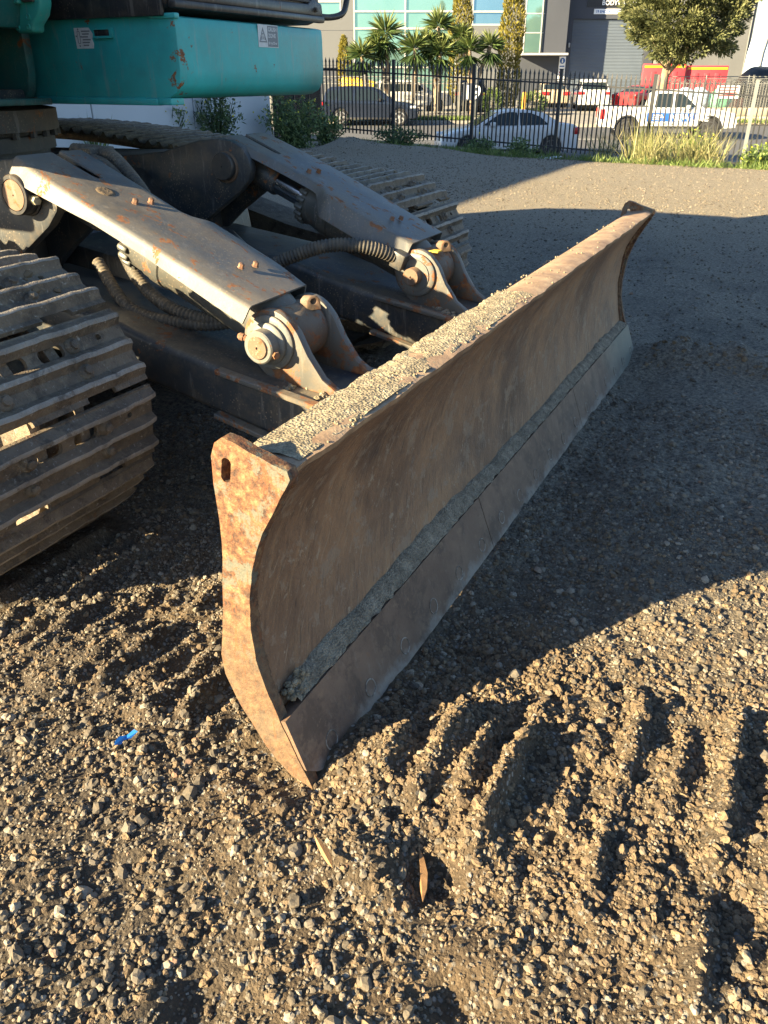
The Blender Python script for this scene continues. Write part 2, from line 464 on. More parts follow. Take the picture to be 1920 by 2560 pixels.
b = NB('blue_tinted_glass'); M['glassb'] = b.out(b.mix(b.noise(.5, 3), (.12, .26, .40), (.22, .38, .52)), .05, .75)
M['glassd'] = NB('dark_glass').out((.02, .03, .035), .06, .2)
M['fence'] = plain('black_powder_coat', (.012, .014, .018), .5)
M['fencel'] = plain('galvanised_fence', (.20, .20, .19), .6, .2)
M['galv'] = plain('grey_steel', (.16, .17, .17), .6, .3)
M['signw'] = plain('sign_white', (.72, .74, .76), .6)
M['signblk'] = plain('sign_black', (.015, .016, .02), .5)
M['signblue'] = plain('sign_blue', (.02, .10, .32), .5)
M['carblue'] = plain('vinyl_blue', (.015, .09, .42), .4)
M['tyre'] = plain('tyre_rubber', (.018, .018, .02), .8)
M['rim'] = plain('alloy_rim', (.45, .46, .47), .3, .6)
M['rimd'] = plain('dark_rim', (.10, .10, .10), .4, .6)
M['trim'] = plain('black_trim', (.02, .021, .023), .55)
M['lamp_red'] = NB('red_lens').out((.45, .02, .02), .2)
M['lamp_clear'] = NB('clear_lens').out((.65, .67, .7), .12, .3)
def paint(name, col, rough=.25, metal=.0):
    b = NB(name); return b.out(b.mix(b.noise(3, 3), tuple(x*.94 for x in col), col), rough, metal, Coat_Weight=.2, Coat_Roughness=.08)
M['pwhite'] = paint('car_paint_white', (.60, .61, .62)); M['pgrey'] = paint('car_paint_grey', (.014, .020, .036), .14, .0)
M['pbeige'] = paint('car_paint_beige', (.48, .40, .29)); M['pred'] = paint('car_paint_red', (.42, .03, .035)); M['pblack'] = paint('car_paint_black', (.02, .022, .026))
M['pyellow'] = paint('machine_yellow', (.72, .42, .02), .5)
M['redplastic'] = plain('red_plastic', (.50, .045, .06), .55, 0, .08, 1)
M['tarp'] = plain('black_tarp', (.02, .022, .026), .5, 0, .2, 4, .5)
M['tankblue'] = plain('pale_blue_panel', (.45, .56, .72), .5, 0, .05, .5)
M['bagblue'] = plain('pale_blue_bag', (.45, .55, .66), .6, 0, .15, 6, .5); M['baggreen'] = plain('green_bag', (.14, .42, .26), .6, 0, .15, 6, .5)
M['block'] = plain('limestone_block', (.42, .36, .26), .9, 0, .2, 3, .4)
M['bollard'] = plain('bollard_yellow', (.60, .30, .04), .5)
def leafmat(name, a, bb, cc=None, tr=.25):
    b = NB(name); rnd = b.n('ShaderNodeAttribute', attribute_name='tint').outputs['Fac']
    c = b.ramp(rnd, [(0, a), (.6, bb), (1, cc or bb)])
    return b.out(c, .6, 0., None, Subsurface_Weight=0.0) if tr == 0 else _transl(b, c, tr)
def _transl(b, c, tr):
    b.out(c, .6, 0.)
    t = b.n('ShaderNodeBsdfTranslucent'); b.put(t.inputs[0], c)
    m = b.n('ShaderNodeMixShader'); m.inputs[0].default_value = tr
    b.nt.links.new(b.b.outputs[0], m.inputs[1]); b.nt.links.new(t.outputs[0], m.inputs[2])
    b.nt.links.new(m.outputs[0], b.nt.nodes['Material Output'].inputs[0])
    return b.mat
M['yucca'] = leafmat('yucca_leaf', (.025, .055, .018), (.07, .115, .03), (.17, .20, .06))
M['cypress'] = leafmat('golden_cypress_leaf', (.075, .075, .012), (.19, .165, .022), (.30, .255, .04))
M['conifer'] = leafmat('conifer_leaf', (.06, .074, .028), (.145, .158, .064), (.265, .265, .12))
M['weed'] = leafmat('weed_leaf', (.055, .095, .04), (.125, .185, .065), (.21, .27, .10))
M['drygrass'] = leafmat('dry_grass', (.08, .11, .03), (.22, .21, .085), (.40, .36, .18))
M['greengrass'] = leafmat('green_grass', (.05, .09, .02), (.11, .17, .035), (.2, .24, .07))
M['shrub'] = leafmat('dark_shrub_leaf', (.035, .065, .028), (.075, .12, .045), (.13, .18, .07))
M['flower'] = NB('yellow_flower').out((.55, .50, .04), .7)
M['bark'] = plain('bark', (.22, .165, .11), .9, 0, .3, 6, .6)
M['barkd'] = plain('dark_bark', (.10, .075, .05), .9, 0, .3, 6, .6)
M['brownleaf'] = plain('fallen_leaf', (.24, .135, .06), .7, 0, .3, 60, .2)
M['bluerag'] = plain('blue_plastic', (.01, .16, .55), .5)
M['paper'] = plain('white_litter', (.62, .64, .66), .8)
M['stickw'] = plain('sticker_white', (.55, .57, .57), .55, 0, .1, 40)
M['stickg'] = plain('sticker_grey', (.16, .18, .20), .55, 0, .1, 40)

# ------------------------------------------------------------------ ground
def sstep(a, b, x):
    t = np.clip((x - a) / (b - a), 0, 1); return t * t * (3 - 2 * t)
FENCE0 = np.array([0.254, 24.0]); FDIR = np.array([2.046, -0.914]); FDIR = FDIR / np.linalg.norm(FDIR)
FN = np.array([-FDIR[1], FDIR[0]]); FN = FN if FN[1] > 0 else -FN     # away from the yard, (r, d)
RIDGES = ((.29,.80,1.5,.036),(.195,1.0,1.42,.014),(.10,.80,1.50,.042),(.01,1.05,1.40,.016),(-.085,.92,1.42,.040),(-.165,1.05,1.44,.018),(-.285,.86,1.30,.044),(-.35,.98,1.24,.030),(-.42,.95,1.20,.038),(-.50,.95,1.12,.030)) + tuple((-1.66 + .078*i, .92, 1.50, .019 + .008*((i*7) % 3 == 0)) for i in range(13))
def height(x, y):
    x = np.asarray(x, float); y = np.asarray(y, float)
    near = sstep(9, 3.5, np.hypot(x + .5, y - 1))
    z = fbm(x, y, .35, 2, 1) * .03 * sstep(1.5, 5, np.hypot(x, y)) + near * (fbm(x, y, 3.2, 3, 5) * .020 + fbm(x, y, 11, 3, 9) * .016 + fbm(x, y, 42, 3, 15) * .0075)
    # prints left by the track: ridges across its path
    wob = fbm(x * .3, y, 6, 2, 21) * .007
    mk = sstep(.72, .90, y + wob) * sstep(1.62, 1.46, y + wob) * (sstep(-.66, -.52, x) * sstep(.62, .45, x) + .9 * sstep(-1.75, -1.65, x) * sstep(-.72, -.85, x))
    rid = 0
    for k, (xk, ya, yb, am) in enumerate(RIDGES):
        w = .013 + .007 * vnoise(y * 9, x * 0 + k, 31)
        amp = am * (.55 + .7 * vnoise(y * 6, x * 0 + k * 3, 33)) * (.3 + .7 * sstep(.22, .42, vnoise(y * 8, x * 0 + k * 5, 35))) * sstep(ya - .05, ya + .05, y + wob) * sstep(yb + .05, yb - .05, y + wob)
        d = x - xk - wob * .6
        rid = rid + amp * np.exp(-np.abs(d / w) ** 2.2) - .18 * amp * np.exp(-np.abs((d - .036) / .026) ** 4)
    z = z + mk * (rid * (.56 + .6 * vnoise(x * 3, y * 3, 51)) + fbm(x, y, 26, 3, 53) * .018)
    # mud squeezed up at the blade's near corner, a few boot holes
    for (cx, cy, sx, sy, h) in ((-.50, 1.02, .10, .10, .050), (-.40, 1.13, .06, .10, .045), (-.30, 1.02, .05, .12, .030), (-.33, .84, .05, .06, -.055), (-.44, .80, .09, .05, .03),
                                (-.56, .50, .07, .06, -.030), (-.20, .66, .08, .05, -.03), (-.62, .74, .09, .07, .02), (-.82, .58, .08, .07, -.02), (-.12, .5, .1, .06, .02),
                                (.12, 1.0, .07, .05, -.02), (-1.1, 1.0, .16, .10, .015), (-.75, 1.0, .10, .1, -.008), (-.35, .45, .06, .06, .03)):
        z = z + h * np.exp(-((x - cx) / sx) ** 2 - ((y - cy) / sy) ** 2)
    # scraped trough in front of the blade and the low berm at its far end
    z = z - .030 * np.exp(-((x + .50) / .12) ** 2) * sstep(1.15, 1.4, y) * sstep(3.9, 3.5, y)
    ln = 3.98 + .10 * x + fbm(x, y, 2.2, 2, 61) * .08
    z = z + (.085 + fbm(x, y, 7, 3, 63) * .07) * np.exp(-((y - ln) / .14) ** 2) * sstep(-.7, -.45, x) * sstep(3.2, 1.4, x)
    # keep the soil clear of the steel
    # faint wheel marks towards the gate
    z = z + .012 * near * np.sin((x * .9 + y * .25) * 9) * sstep(3.5, 5, y)
    r = x * RT[0] + y * RT[1]; d = x * HD[0] + y * HD[1]
    # dark heap before the fence
    z = z + .20 * np.exp(-((r + .55) / .95) ** 2 - ((d - 15.6) / .9) ** 2) * (1 + .6 * fbm(x, y, 1.9, 3, 71))
    z = z + .10 * np.exp(-((r - .8) / .9) ** 2 - ((d - 15.4) / .7) ** 2) * (1 + .6 * fbm(x, y, 1.9, 3, 73))
    # yard falls a little to the fence, then the bank drops to the street
    fd = (r - FENCE0[0]) * FN[0] + (d - FENCE0[1]) * FN[1]
    z = z - np.clip(.22 + .058 * (r + 1.8), .12, .85) * sstep(-9, -.3, fd)
    st = np.clip(-1.65 + .018 * d, -1.3, .6) - .12
    t = sstep(.2, 3.0, fd)
    return z * (1 - t) + st * t
def axis(lo, hi, dense, step, glo, ghi):
    a, b = dense
    out = list(np.arange(a, b + 1e-9, step))
    s = step; q = b
    while q < hi: s = min(s * ghi, 40); q += s; out.append(q)
    s = step; q = a; pre = []
    while q > lo: s = min(s * glo, 40); q -= s; pre.append(q)
    return np.array(pre[::-1] + out)
gx = axis(-420, 420, (-1.9, .62), .0085, 1.045, 1.06)
gy = axis(-120, 420, (.28, 2.3), .0085, 1.15, 1.03)
GX, GY = np.meshgrid(gx, gy, indexing='ij')
GZ = height(GX, GY)
def sheet(name, PX, PY, PZ, mat):
    ni, nj = PX.shape
    me = bpy.data.meshes.new(name)
    co = np.stack([PX, PY, PZ], -1).reshape(-1, 3)
    idx = np.arange(ni * nj).reshape(ni, nj)
    q = np.stack([idx[:-1, :-1], idx[1:, :-1], idx[1:, 1:], idx[:-1, 1:]], -1).reshape(-1, 4)
    me.vertices.add(len(co)); me.vertices.foreach_set('co', co.ravel())
    me.loops.add(q.size); me.loops.foreach_set('vertex_index', q.ravel().astype(np.int32))
    me.polygons.add(len(q)); me.polygons.foreach_set('loop_start', np.arange(0, q.size, 4, dtype=np.int32))
    me.polygons.foreach_set('use_smooth', np.ones(len(q), bool))
    me.update(); me.materials.append(mat)
    return link(name, me)
ground = struct(sheet('ground', GX, GY, GZ, M['ground']))

# ------------------------------------------------------------------ loose gravel (uncountable)
rs = np.random.RandomState(11)
def inside_machine(x, y):
    return ((x < -1.62) & (y > .95) & (y < 1.57)) | ((x < -1.62) & (y > 3.3) & (y < 3.95)) | ((x > -.80) & (x < -.60) & (y > .93) & (y < 3.97))
def scatter(n, xr, yr, smin, smax, pw, dens=None, sink=.25):
    x = rs.uniform(*xr, n); y = rs.uniform(*yr, n)
    s = smin + (smax - smin) * rs.rand(n) ** pw
    keep = ~inside_machine(x, y)
    if dens is not None: keep &= rs.rand(n) < dens(x, y)
    x, y, s = x[keep], y[keep], s[keep]
    z = height(x, y) + s * (.5 - sink - .42 * rs.rand(len(s))) * .6
    return x, y, z, s
def dstone(x, y):
    m = .16 + 2.0 * vnoise(x * 4.5, y * 4.5, 81) * vnoise(x * 13, y * 13, 83)
    pr = sstep(.85, 1.0, y) * sstep(1.56, 1.46, y) * sstep(-.50, -.36, x)
    return np.clip(m * (1 - .88 * pr), 0, 1)
def instance_cloud(name, sets, mat, flat, label, cat, seed, subdiv=2, rough=.35):
    X, Y, Z, SS = [np.concatenate(q) for q in zip(*sets)]
    n = len(X)
    me = bpy.data.meshes.new(name); me.vertices.add(n)
    me.vertices.foreach_set('co', np.stack([X, Y, Z], 1).ravel())
    r2 = np.random.RandomState(seed)
    rot = np.stack([r2.uniform(-.5, .5, n), r2.uniform(-.5, .5, n), r2.uniform(0, 6.28, n)], 1)
    sc = np.stack([SS * r2.uniform(.8, 1.25, n), SS * r2.uniform(.65, 1.0, n), SS * r2.uniform(flat, .9, n)], 1) * .5
    for nm, dt, arr in (('rot', 'FLOAT_VECTOR', rot), ('scl', 'FLOAT_VECTOR', sc)):
        a = me.attributes.new(nm, dt, 'POINT'); a.data.foreach_set('vector', arr.ravel())
    a = me.attributes.new('var', 'INT', 'POINT'); a.data.foreach_set('value', r2.randint(0, 8, n).astype(np.int32))
    me.materials.append(mat)
    o = link(name, me); stuff(o, label, cat)
    ng = bpy.data.node_groups.new(name + '_scatter', 'GeometryNodeTree')
    ng.interface.new_socket('Geometry', in_out='INPUT', socket_type='NodeSocketGeometry')
    ng.interface.new_socket('Geometry', in_out='OUTPUT', socket_type='NodeSocketGeometry')
    N = ng.nodes.new; L = ng.links.new
    gi = N('NodeGroupInput'); go = N('NodeGroupOutput')
    join = N('GeometryNodeGeometryToInstance')
    for k in range(8):
        ico = N('GeometryNodeMeshIcoSphere'); ico.inputs['Subdivisions'].default_value = subdiv; ico.inputs['Radius'].default_value = 1
        ns = N('ShaderNodeTexNoise'); ns.noise_dimensions = '4D'; ns.inputs['W'].default_value = k * 7.3 + seed; ns.inputs['Scale'].default_value = 1.1; ns.inputs['Detail'].default_value = 2
        sub = N('ShaderNodeVectorMath'); sub.operation = 'SUBTRACT'; sub.inputs[1].default_value = (.5, .5, .5); L(ns.outputs['Color'], sub.inputs[0])
        scl = N('ShaderNodeVectorMath'); scl.operation = 'SCALE'; scl.inputs['Scale'].default_value = rough * 5; L(sub.outputs[0], scl.inputs[0])
        sp = N('GeometryNodeSetPosition'); L(ico.outputs[0], sp.inputs[0]); L(scl.outputs[0], sp.inputs['Offset'])
        sm = N('GeometryNodeSetMaterial'); sm.inputs['Material'].default_value = mat; L(sp.outputs[0], sm.inputs[0])
        L(sm.outputs[0], join.inputs[0])
    def attr(nm, dt):
        q = N('GeometryNodeInputNamedAttribute'); q.data_type = dt; q.inputs[0].default_value = nm; return q.outputs[0]
    ip = N('GeometryNodeInstanceOnPoints')
    L(gi.outputs[0], ip.inputs['Points']); L(join.outputs[0], ip.inputs['Instance'])
    ip.inputs['Pick Instance'].default_value = True
    L(attr('var', 'INT'), ip.inputs['Instance Index'])
    e2r = N('FunctionNodeEulerToRotation'); L(attr('rot', 'FLOAT_VECTOR'), e2r.inputs[0]); L(e2r.outputs[0], ip.inputs['Rotation'])
    L(attr('scl', 'FLOAT_VECTOR'), ip.inputs['Scale'])
    L(ip.outputs[0], go.inputs[0])
    md = o.modifiers.new('scatter', 'NODES'); md.node_group = ng
    return o
NX, NY = (-2.1, .85), (.22, 3.4)
instance_cloud('gravel', [
    scatter(2600, NX, NY, .016, .031, 2.2, dstone),
    scatter(34000, NX, NY, .006, .019, 1.7, dstone),
    scatter(66000, NX, (.22, 2.4), .003, .008, 1.0, None),
    scatter(30000, (-5, 4.5), (3.2, 11), .006, .024, 3.0),
    scatter(30000, (-9, 6), (9, 18), .010, .026, 2.5),
], M['stone'], .5, 'loose grey and tan gravel lying over the yard', 'gravel', 5, 2, .30)
def dclod(x, y):
    pr = sstep(.78, .95, y) * sstep(1.6, 1.45, y) * sstep(-.7, -.5, x)
    return np.clip(.38 + .9 * pr * (.3 + vnoise(x * 7, y * 7, 87)), 0, 1)
instance_cloud('soil_crumbs', [
    scatter(34000, NX, (.22, 2.4), .005, .019, 1.9, dclod),
    scatter(420, (-.7, .6), (.7, 1.65), .012, .030, 2.4, dclod),
    scatter(5200, (-.62, .5), (.78, 1.58), .005, .015, 1.4, dclod),
    scatter(900, (-.55, 2.2), (3.78, 4.2), .008, .030, 2.5),
], M['clod'], .6, 'brown crumbs and clods of soil in the track prints', 'soil', 8, 2, .42)

# ------------------------------------------------------------------ excavator
EXC = thing('excavator', 'teal and black crawler excavator with a rusty dozer blade on its front', 'excavator', (-3.35, 2.438, 0))
ORG[EXC.name] = Vector((-3.35, 2.438, 0))
Y0B, Y1B = .928, 3.952
def yjit(y, k, a):                        # small repeatable unevenness along the blade
    return float(fbm(np.array(y), np.array(k * 3.7), 16, 3, 91)) * a
# moldboard: front curve, top lip, back
front = [(-.690,.100),(-.700,.150),(-.715,.21),(-.728,.27),(-.735,.343),(-.735,.40),(-.730,.463),(-.718,.51),(-.700,.553),(-.678,.59),(-.655,.622),(-.634,.648)]
top = [(-.628,.662),(-.650,.668),(-.690,.667),(-.725,.663)]
back = [(-.745,.652),(-.750,.62),(-.750,.52),(-.764,.36),(-.776,.25),(-.752,.15),(-.700,.07)]
prof = front + top + back
ys = np.linspace(Y0B, Y1B, 170)
P = []
for y in ys:
    row = []
    for k, (x, z) in enumerate(prof):
        dx = dz = 0
        if k in (11, 12): dx = yjit(y, 1, .005); dz = yjit(y, 2, .004)
        if k in (13, 14): dz = yjit(y, 3 + k, .004)
        if 2 < k < 9: dx = yjit(y * .25, 5 + k * .2, .004)
        row.append((x + dx, y, z + dz))
    P.append(row)
mb = MB(); nf, nt_ = len(front), len(top)
mb.grid(P, 0, True)
nj = len(prof)
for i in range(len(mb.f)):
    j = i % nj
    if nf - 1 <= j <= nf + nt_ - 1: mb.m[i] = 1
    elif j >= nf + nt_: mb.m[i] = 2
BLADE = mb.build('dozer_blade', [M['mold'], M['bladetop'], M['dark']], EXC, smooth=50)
BLADE['label'] = 'wide rust-brown dozer blade with a curved earth-polished face'
# end plates
plate = [(-.609,-.004),(-.640,.062),(-.669,.130),(-.699,.21),(-.716,.275),(-.721,.343),(-.718,.40),(-.708,.463),(-.694,.51),(-.678,.55),(-.645,.611),(-.618,.660),(-.622,.674),(-.650,.681),(-.690,.692),(-.722,.704),(-.742,.707),(-.757,.695),(-.766,.67),(-.768,.62),(-.764,.55),(-.766,.48),(-.776,.40),(-.785,.32),(-.796,.26),(-.792,.215),(-.765,.15),(-.705,.055),(-.66,.012)]
def dense_poly(pts, step, amp, seed):
    o = []
    for i in range(len(pts)):
        a, c = Vector(pts[i]), Vector(pts[(i+1) % len(pts)])
        n = max(1, int((c - a).length / step))
        for k in range(n):
            p = a.lerp(c, k / n)
            j = (vnoise(p.x * 70 + seed, p.y * 70, 95) - .5) * amp
            d = (c - a).normalized()
            o.append((p.x - d.y * j, p.y + d.x * j))
    return o
slot = circ(-.737, .664, .009, 8, 0, PI) + circ(-.741, .638, .009, 8, PI, 2 * PI)
for ya, yb in ((Y0B - .024, Y0B + .001), (Y1B - .001, Y1B + .024)):
    ep = MB().prism(dense_poly(plate, .014, .0022, ya), ya, yb, XZ, [slot]).build('end_plate', M['rust'], BLADE, bevel=.0025, segs=1)
    path = []; rr = []
    yy = Y0B + .004 if ya < 2 else Y1B - .004
    for k, (x, z) in enumerate(spline([(p[0] - .002, yy, p[1]) for p in front], 8) and [(q.x, q.z) for q in spline([(p[0] + .003, 0, p[1]) for p in front], 8)]):
        path.append((x + random.uniform(-.002, .002), yy, z)); rr.append(.006 + random.random() * .005)
    MB().tube(path, rr, 6).build('weld_bead', M['rust'], BLADE, smooth=60)
# cutting edges (three sections) and plow bolts
sx0, sz0, sx1, sz1 = -.664, .146, -.607, -.006          # front face top and bottom
def edge_pt(t, out=0.):                                 # t 0 at the bottom, 1 at the top of the face
    dx, dz = sx0 - sx1, sz0 - sz1; l = math.hypot(dx, dz)
    return (sx1 + dx*t + dz/l*out, sz1 + dz*t - dx/l*out)
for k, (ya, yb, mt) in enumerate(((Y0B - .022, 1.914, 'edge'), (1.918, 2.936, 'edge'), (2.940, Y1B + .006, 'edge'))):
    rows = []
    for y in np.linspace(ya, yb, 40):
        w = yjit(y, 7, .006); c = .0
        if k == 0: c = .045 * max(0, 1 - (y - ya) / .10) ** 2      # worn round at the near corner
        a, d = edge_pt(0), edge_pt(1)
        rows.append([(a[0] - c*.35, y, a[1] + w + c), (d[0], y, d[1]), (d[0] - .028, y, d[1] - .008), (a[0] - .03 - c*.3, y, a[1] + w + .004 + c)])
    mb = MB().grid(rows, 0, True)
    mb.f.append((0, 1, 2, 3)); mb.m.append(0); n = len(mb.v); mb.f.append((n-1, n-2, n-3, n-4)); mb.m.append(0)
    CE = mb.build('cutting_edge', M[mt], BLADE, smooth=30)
for k in range(18):
    y = 1.0 + .17 * k
    cx, cz = edge_pt(.28 + .02 * math.sin(k * 2.3), .0)
    nrm = Vector((sz0 - sz1, 0, -(sx0 - sx1))).normalized()
    mb = MB().lathe([(.0205, -.004), (.0205, .0012), (.0190, .0020), (.0172, .0012), (.0170, .0004), (.0, .0005)], (cx, y, cz), nrm, 20)
    mb.m = [1 if (i // 20) in (1, 2) else 0 for i in range(len(mb.f))]
    mb.build('plow_bolt', [M['edge'], M['boltring']], BLADE, smooth=40)
# soil lying on the ledge above the cutting edge
rows = []
yy = np.linspace(Y0B + .035, Y1B - .02, 420)
hh = .013 + .016 * vnoise(yy * 4, yy * 0, 101) + .010 * vnoise(yy * 22, yy * 0, 103) + .007 * sstep(.45, .55, vnoise(yy * 7, yy * 0 + 5, 104))
hh *= np.interp(yy, [.9, 1.1, 3.3, 3.9], [1.1, 1.0, .70, .40]) * (.55 + .8 * vnoise(yy * 1.7, yy * 0, 109))
fx = [p[1] for p in front]; fxx = [p[0] for p in front]
for y, h in zip(yy, hh):
    row = []
    for t in np.linspace(0, 1, 9):
        z = .139 + (h + .010) * t
        x = float(np.interp(z, fx, fxx))
        th = .033 * (1 - t) ** .8 + .002 + .010 * (vnoise(y * 45, t * 7, 105) - .4) * (1 - t*.5)
        if t == 1: th = -.004
        row.append((x + th * .9, y, z + th * .25 + .002 * vnoise(y * 90, t * 12, 107)))
    rows.append(row)
stuff(MB().grid(rows).build('packed_soil', M['greycake'], BLADE, smooth=70))
mb = MB()
for k in range(46):                                      # pale crumbs at the near end of the ledge
    t = random.random(); y = .955 + t * .06
    z = .150 + random.random() * (.022 + .022 * t)
    r = random.uniform(.0035, .008)
    mb.lathe([(r*.5, -r), (r, -r*.3), (r*.8, r*.6), (r*.2, r)], (float(np.interp(z, fx, fxx)) + .020 * random.random() + .006, y, z), (random.random(), random.random(), 1), 6)
stuff(mb.build('soil_crumb', M['cake'], BLADE, smooth=0))
# dry soil caked on the flat top
nx, ny = 30, 300
rows = []
for y in np.linspace(.962, 2.20, ny):
    row = []
    for u in np.linspace(0, 1, nx):
        x = -.636 - .110 * u
        base = .6675 - .012 * abs(u - .35)
        mask = .62 - .5 * max(0, (y - 1.95) / .25) - .35 * max(0, .14 - min(u, 1 - u)) / .14
        # bare streaks grow towards the far end of the crust
        h = (vnoise(x * 26, y * 26, 111) * .6 + vnoise(x * 70, y * 70, 113) * .5 + vnoise(x * 7, y * 5, 115) * .5 - .8 + mask * .55)
        row.append((x, y, base + max(-.004, min(.0030, h * .016)) + (.0018 * vnoise(x * 150, y * 150, 117) * vnoise(x * 60, y * 60, 118) if h > 0 else 0)))
    rows.append(row)
stuff(MB().grid(rows).build('soil_crust', M['cake'], BLADE, smooth=80))

mb = MB()
for k in range(1500):                                    # loose crumbs and grit on that crust, thinning out along the blade
    y = .965 + 1.25 * random.random() if k < 1250 else 2.0 + 1.6 * random.random()
    u = random.random(); x = -.632 - .115 * u
    if vnoise(x * 9, y * 9, 116) < .42: continue
    r = .0010 + .0034 * random.random() ** 3
    mb.lathe([(r*.6, -r*.7), (r, -r*.1), (r*.7, r*.6), (r*.2, r*.85)], (x, y, .6675 - .012*abs(u - .35) + r*.6), (random.random()-.5, random.random()-.5, 1), 5)
stuff(mb.build('soil_grit', M['cake'], BLADE, smooth=0))

# lift arms, clevises, cylinders, guards: one set near the camera, one beyond
AX = Vector((.923, 0, -.385)); NRM = Vector((.385, 0, .923)); UP0 = Vector((-2.12, 0, .89))
arm_top = [(-2.35,.62),(-1.82,.556),(-1.64,.506),(-1.42,.460),(-1.22,.422),(-1.05,.402),(-.80,.392)]
arm_bot = [(-.80,.200),(-1.0,.230),(-1.228,.281),(-1.445,.323),(-1.676,.368),(-1.85,.402),(-2.35,.44)]
clevis = circ(-1.285, .540, .092, 14, R(40), R(215)) + [(-1.30,.43),(-1.18,.415),(-.82,.385),(-.78,.42),(-.80,.455),(-.90,.415),(-.99,.398),(-1.06,.412),(-1.12,.452),(-1.165,.515),(-1.195,.575)]
bracket = [(-2.75,.90),(-2.458,.928),(-2.25,.980),(-2.15,.990),(-2.09,.984),(-2.04,.962),(-2.010,.925),(-2.000,.885),(-2.012,.848),(-2.06,.800),(-2.227,.690),(-2.36,.58),(-2.45,.45),(-2.75,.42)]
def hexhead(mb, p, axis, r, h, m=0):
    return mb.lathe([(r*1.25, 0), (r*1.25, h*.2), (r, h*.22), (r, h), (r*.7, h*1.05)], p, axis, 6 if r < .02 else 6, m)
for side, yc in (('near', 1.945), ('far', 2.935)):
    sg = -1 if side == 'near' else 1                     # outer side of the machine
    o = 'near' == side
    # arm
    ARM = MB().prism(arm_top + arm_bot, yc - .185, yc + .185, XZ).build('lift_arm', M['dark'], EXC, bevel=.022, segs=3)
    for (pts, hh_) in (([(-1.42,.468),(-1.10,.412),(-.82,.372)], .016), ([(-1.44,.330),(-1.2,.276),(-.84,.212)], .016)):
        mb = MB()
        poly = pts + [(p[0], p[1] - hh_) for p in reversed(pts)]
        mb.prism(poly, yc - .215, yc - .180, XZ); mb.build('rib', M['cleat'], ARM, bevel=.003, segs=1)
    mb = MB()                                            # soil collected where the arm meets the blade
    for k in range(70):
        t = random.random()
        x = -1.25 + .42 * t; zt = float(np.interp(x, [p[0] for p in arm_top], [p[1] for p in arm_top]))
        r = random.uniform(.004, .013)
        mb.lathe([(r*.5, -r*.6), (r, -r*.2), (r*.8, r*.5), (r*.2, r*.8)], (x, yc - .17 + random.random()*.10, zt + .002), (random.random()-.5, random.random()-.5, 1), 6)
    stuff(mb.build('soil_crumb', M['cake'] if o else M['greycake'], ARM, smooth=0))
    # clevis plates
    for ya in (yc - .115, yc + .085):
        MB().prism(clevis, ya, ya + .03, XZ).build('clevis_plate', M['cleat'], ARM, bevel=.004)
    # lower pin
    y0 = yc - .115
    mb = MB()
    if o:
        mb.lathe([(.078, .004), (.078, -.008), (.073, -.012), (.060, -.012), (.060, -.022), (.055, -.026), (.047, -.028), (.047, -.062), (.043, -.066), (.033, -.066)], (-1.285, y0, .54), (0, 1, 0), 36)
    else:
        mb.lathe([(.080, .004), (.080, -.010), (.074, -.014), (.058, -.014), (.058, -.018), (.034, -.018)], (-1.285, y0, .54), (0, 1, 0), 36)
    PN = mb.build('pin_collar', M['pinring'], ARM, smooth=40)
    e = -.068 if o else -.052
    MB().lathe([(.0325, .02), (.0325, e), (.030, e - .003), (.004, e - .003), (.003, e + .003)], (-1.285, y0, .54), (0, 1, 0), 32).build('pin', M['pin'], ARM, smooth=40)
    if o:
        hexhead(MB(), (-1.245, y0 - .048, .525), (1, -.4, -.2), .011, .016).build('bolt', M['boltrust'], ARM, smooth=20)
        MB().lathe([(.009, 0), (.009, .02), (.011, .02), (.011, .03), (.006, .036)], (-1.322, y0 - .048, .555), (-1, -.3, .3), 10).build('grease_nipple', M['boltrust'], ARM, smooth=30)
    # cylinder eye and barrel
    CY = MB()
    p = lambda s, n=0., y=0.: UP0 + AX * s + NRM * n + Vector((0, yc + y, 0))
    CY.lathe([(.070, .0), (.088, .05), (.091, .06), (.091, .43), (.095, .435), (.095, .475), (.091, .48), (.091, .50), (.086, .51), (.086, .575), (.06, .585)], p(.90), -AX, 36)
    CYL = CY.build('hydraulic_cylinder', M['barrel'], EXC, smooth=35)
    MB().lathe([(.074, -.080), (.084, -.06), (.084, .06), (.074, .080)], (-1.285, yc, .540), (0, 1, 0), 30).build('cylinder_eye', M['eye'], CYL, smooth=35)
    MB().lathe([(.046, 0), (.046, .25)], p(.34), -AX, 28).build('rod', M['chrome'], CYL, smooth=35)
    mb = MB()
    for k in range(18):
        a = 2*PI*k/18
        q = p(.322) + NRM*(.086*math.cos(a)) + Vector((0, .086*math.sin(a), 0))
        mb.lathe([(.009, -.010), (.012, -.006), (.012, .02), (.010, .024)], q, AX, 8)
    mb.build('gland_ring', M['barrel'], CYL, smooth=35)
    MB().lathe([(.066, -.02), (.068, .0), (.056, .04), (.056, .165), (.050, .175)], p(.0), AX, 26).build('rod_eye', M['dark'], CYL, smooth=35)
    MB().lathe([(.064, -.075), (.066, -.06), (.066, .06), (.064, .075)], (-2.12, yc, .89), (0, 1, 0), 26).build('rod_boss', M['dark'], CYL, smooth=35)
    # grease fitting and lug on top of the eye
    mb = MB().prism([(-.018,0),(.018,0),(.016,.03),(.008,.042),(-.008,.042),(-.016,.03)], -.013, .013, lambda u, v, t: (-1.238 + u*.8 + t, yc + .03 + u, .604 + v), [circ(0, .026, .008, 8)])
    mb.build('lifting_lug', M['pin'], CYL, bevel=.002, segs=1)
    if not o:
        MB().box((-1.262, yc - .06, .615), (-1.222, yc - .02, .621)).build('paint_mark', M['yellow'], CYL, bevel=.001, segs=1)
    # upper bracket
    mb = MB().prism(bracket, yc - .140, yc - .100, XZ)
